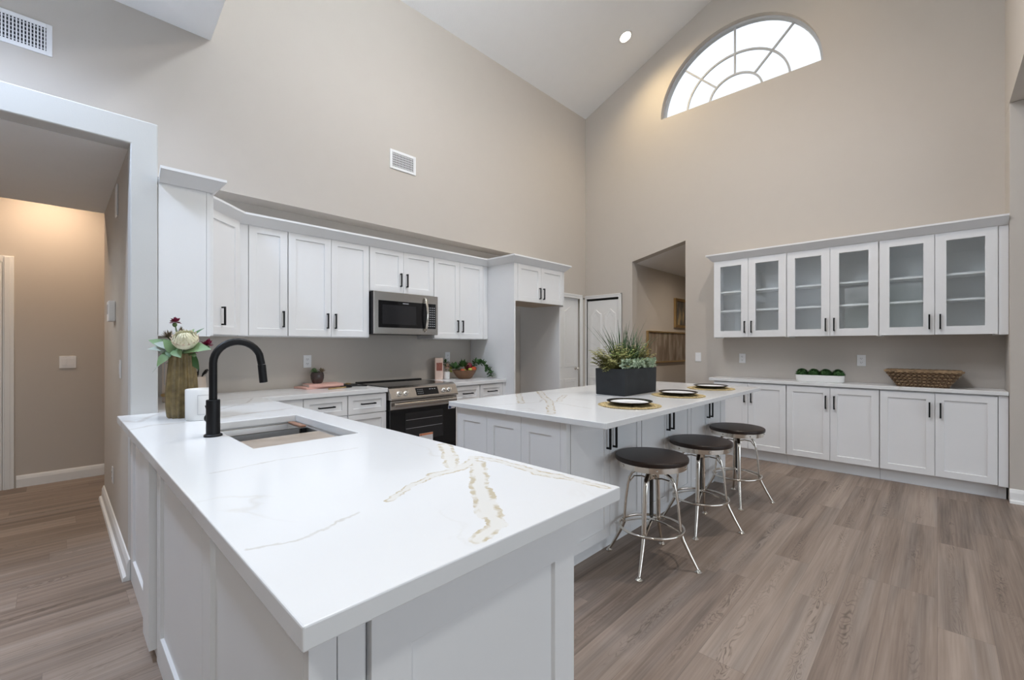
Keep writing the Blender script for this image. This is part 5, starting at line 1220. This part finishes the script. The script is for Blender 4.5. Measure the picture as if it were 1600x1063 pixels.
# recessed lights: those by the window wall belong there, the others are added fill
SL = (RZ-SP)/(YS-RY)
def can(label, x, y, power, colr, flat=None):
    z = SP+SL*((YS-y) if y > RY else (y-YR)); tilt = math.atan(SL)*(1 if y > RY else -1)
    if x < .5: z, tilt = 3.637, 0
    if flat: z, tilt = flat, 0
    t = thing('recessed_light', label, 'ceiling light', (x, y, z-.002), 0, 'recessed ceiling lights'); t.rotation_euler = (-tilt, 0, 0)
    mb = MB(); mb.lathe([(.070, 0), (.095, 0), (.095, -.006), (.072, -.010)], n=40, close=True); mb.build('trim_ring', 'plastic', t)
    mb = MB(); mb.lathe([(0, -.004), (.071, -.004), (.071, -.001), (0, -.001)], n=40, close=False); q = mb.build('lens', 'lamp', t); q['label'] = 'glowing warm lens'
    l = bpy.data.lights.new('lamp', 'SPOT'); l.energy = power; l.color = colr; l.spot_size = math.radians(160); l.spot_blend = .8; l.shadow_soft_size = .07 if x > .5 else .16
    o = bpy.data.objects.new('lamp', l); COL.objects.link(o); o.parent = t; o.location = (0, 0, -.03); return t
can('glowing recessed light in the vaulted ceiling near the arched window', 5.179, 2.939, 67, (1.0, 0.779, 0.447))
can('recessed light on the far slope of the vault, beyond the arched window', 5.179, 0.64, 4, (1.0, 0.667, 0.333))
can('added recessed fill light in the far slope of the vault over the stools', 3.4, 0.5, 175, (1.0, 0.9, 0.8))  # from here down: added fill lamps, all out of view
can('added recessed fill light in the vault above the island end', 2.4, 2.45, 168, (0.977, 0.977, 1.0))
can('added recessed fill light in the vault ridge over the sink', 1.35, 1.95, 128, (0.71, 0.792, 1.0))
can('added recessed fill light in the low ceiling above the sink side', 0.1, 1.7, 38, (0.894, 1.0, 0.988))
can('added recessed fill light in the low ceiling behind the camera', -1.2, -1.2, 178, (0.977, 1.0, 0.977))
can('added recessed fill light in the low ceiling left of the hall opening', -0.6, 2.85, 247, (0.637, 0.771, 1.0))
can('added recessed fill light in the dropped hall ceiling, left of the frame', -.65, 4.2, 44, (.92, .96, 1), 2.417)  # added to brighten the lower hall
can('added recessed fill light in the passage ceiling', 6.9, 2.2, 40, (1, .86, .7), 2.745)  # added to brighten the passage
# added globe lamp above the frame, brightens the vault and back wall
PZ_ = 4.75
t = thing('added_pendant', 'added white globe lamp, out of view, hanging from the vault between peninsula and island', 'added pendant lamp', (1.75, 2.05, PZ_), 0)
MB().cyl((0, 0, .14), (0, 0, .985), .006, 8).build('cord', 'black', t); MB().lathe([(0, .985), (.06, .985), (.05, .955), (0, .955)], n=24).build('canopy', 'plastic', t)
MB().lathe([(.04, .125), (.045, .15), (.03, .16), (0, .16)], n=24).build('cap', 'black', t)
M['globe'] = mat('fill_globe', (0.9, 0.9, 0.9), 0.4, emit=(0.82, 0.92, 1.0), estr=108)
MB().sphere((0, 0, 0), .13, 3).build('globe', 'globe', t, smooth=True)
# hall light behind the dropped ceiling
t = thing('hall_light', 'recessed hall light behind the dropped ceiling', 'ceiling light', (-.05, 5.62, 2.998), 0)
mb = MB(); mb.lathe([(.070, 0), (.095, 0), (.095, -.006), (.072, -.010)], n=40, close=True); mb.build('trim_ring', 'plastic', t)
mb = MB(); mb.lathe([(0, -.004), (.071, -.004), (.071, -.001), (0, -.001)], n=40); mb.build('lens', 'lamp', t)
l = bpy.data.lights.new('lamp', 'SPOT'); l.energy = 72; l.color = (1, .73, .50); l.spot_size = math.radians(150); l.spot_blend = .9; l.shadow_soft_size = .07
o = bpy.data.objects.new('lamp', l); COL.objects.link(o); o.parent = t; o.location = (0, 0, -.03)
